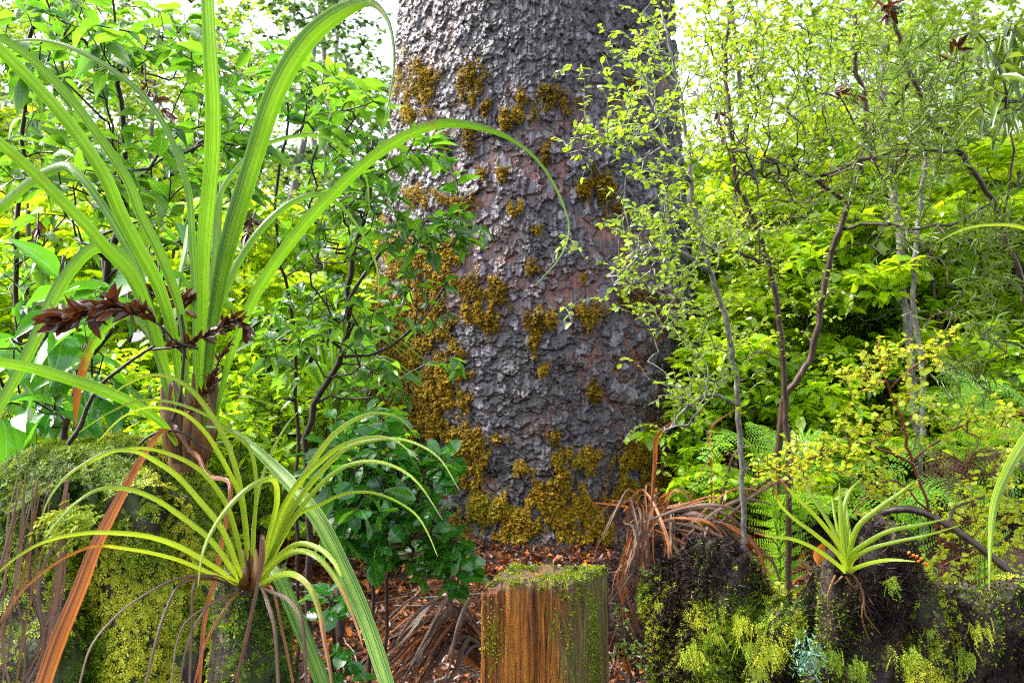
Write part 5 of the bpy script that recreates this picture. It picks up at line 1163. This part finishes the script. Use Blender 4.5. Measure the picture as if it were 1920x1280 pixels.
def forest():
    G1 = 'lime leaved shrubs of the understorey'
    k = tree_kind('understorey_shrub', '', 'shrub', 2.3, 0.85, 560, 0.09, 'brownbark', 'lime', T_SMALL, 0.13, 0.6, 4, ('stem', 'foliage'), (0.15, 0.95), 0.018, 14, thin=2, tint=(0.1, 1.0), rmax=0.02, droop=0.2, nst=3)
    lab = 'blurred bright lime shrub in the understorey right of the trunk'
    sp = [(1355,5.3,0.75),(1450,5.0,0.7),(1390,6.0,1.0),(1500,5.6,1.05),(1620,6.0,1.1),(1740,5.5,1.1),(1870,5.8,1.15),(1680,5.2,0.9),(1810,5.1,0.9),(1460,8.0,1.1),(1580,8.2,1.15),(1710,8.4,1.1),(1830,8.0,1.2),(1950,8.2,1.2),(1360,8.6,1.0),(2010,5.6,1.1),(1450,7.2,1.3),(1600,7.0,1.35),(1780,7.2,1.3),(1930,7.6,1.35),(1420,10.5,1.5),(1560,11,1.6),(1700,10.5,1.5),(1850,11,1.6),(1990,10.5,1.5),(1340,11.5,1.5)]
    for i, (px, Y, s) in enumerate(sp): place(k, px, Y, i * 2.1, s, lab, G1, i == 0)
    labL = 'blurred lime and yellow shrub in the understorey left of the trunk'; GL = 'lime leaved shrubs left of the trunk'
    for i, (px, Y, s) in enumerate([(60,5.6,1.1),(200,6.2,1.0),(330,5.4,1.0),(450,6.2,1.1),(560,5.8,0.95),(630,7.2,1.1),(-60,6.4,1.2),(130,7.6,1.4),(290,8.0,1.4),(420,8.2,1.3),(100,9.0,1.7),(280,9.6,1.6),(560,8.6,1.2)]): place(k, px, Y, i * 1.7 + 0.5, s, labL, GL, False)
    G2 = 'darker small leaved bushes low in the understorey'
    k = tree_kind('understorey_bush', '', 'bush', 1.1, 0.65, 420, 0.07, 'brownbark', 'lime', T_SMALL, 0.075, 0.5, 3, ('stem', 'foliage'), (0.15, 0.95), 0.010, 12, thin=2, tint=(0.0, 0.8), rmax=0.01, droop=0.2, nst=4)
    for i, (px, Y, s) in enumerate([(1380,5.0,0.9),(1500,4.8,0.9),(1620,5.2,1.0),(1740,5.2,0.9),(1860,4.8,1.0),(1960,5.0,1.1),(520,4.6,1.0),(420,4.2,0.9),(280,4.4,1.1),(120,4.2,1.1),(0,4.4,1.1),(610,5.0,0.9)]):
        place(k, px, Y, i * 1.3, s, 'dark green small leaved bush low %s of the great trunk' % ('right' if px > 1000 else 'left'), G2 + (' right' if px > 1000 else ' left'), i == 0)
    # slim trees with pale yellow-green small leaves, their crowns in the upper right and upper left
    k = tree_kind('slim_tree', '', 'tree', 5.2, 1.4, 1000, 0.12, 'greybark', 'small', T_TINY, 0.075, 0.6, 5, ('trunk', 'crown'), (0.30, 1.0), 0.045, 26, thin=3, tint=(0.3, 1.0), rmax=0.05, nst=1)
    lab = 'slim tree with fine yellow green leaves in the thicket right of the trunk'
    for i, (px, Y, s) in enumerate([(1500,6.6,0.9),(1690,7.4,1.0),(1900,7.0,1.0),(1590,10,1.0),(1800,11,1.05)]): place(k, px, Y, i * 2.3, s, lab, 'slim trees right of the trunk', i == 0)
    lab = 'slim tree with fine yellow green leaves in the thicket left of the trunk'
    for i, (px, Y, s) in enumerate([(40,7.4,1.0),(220,8.4,1.0),(400,9.4,0.95),(-80,9,1.2)]): place(k, px, Y, i * 1.9 + 0.7, s, lab, 'slim trees left of the trunk', False)
    k = tree_kind('forest_tree', '', 'tree', 11.0, 3.0, 900, 0.30, 'greybark', 'far', T_TINY, 0.24, 0.6, 5, ('trunk', 'crown'), (0.2, 1.0), 0.16, 22, thin=3, tint=(0.1, 1.0), rmax=0.2, nst=1)
    lab = 'distant grey green forest tree blurred behind the undergrowth'
    for i, (px, Y, s) in enumerate([(500,15,0.72),(640,17,0.78),(390,17,0.75),(-100,20,0.9),(100,24,0.95),(560,22,0.95),(690,26,1.2),(1480,22,0.8),(1660,26,0.95),(1860,22,0.85),(220,33,1.0),(1400,35,0.95),(1740,36,1.1),(20,34,1.1),(1100,34,1.0),(840,36,1.0)]): place(k, px, Y, i * 2.7, s, lab, 'distant forest trees', i == 0)
forest()
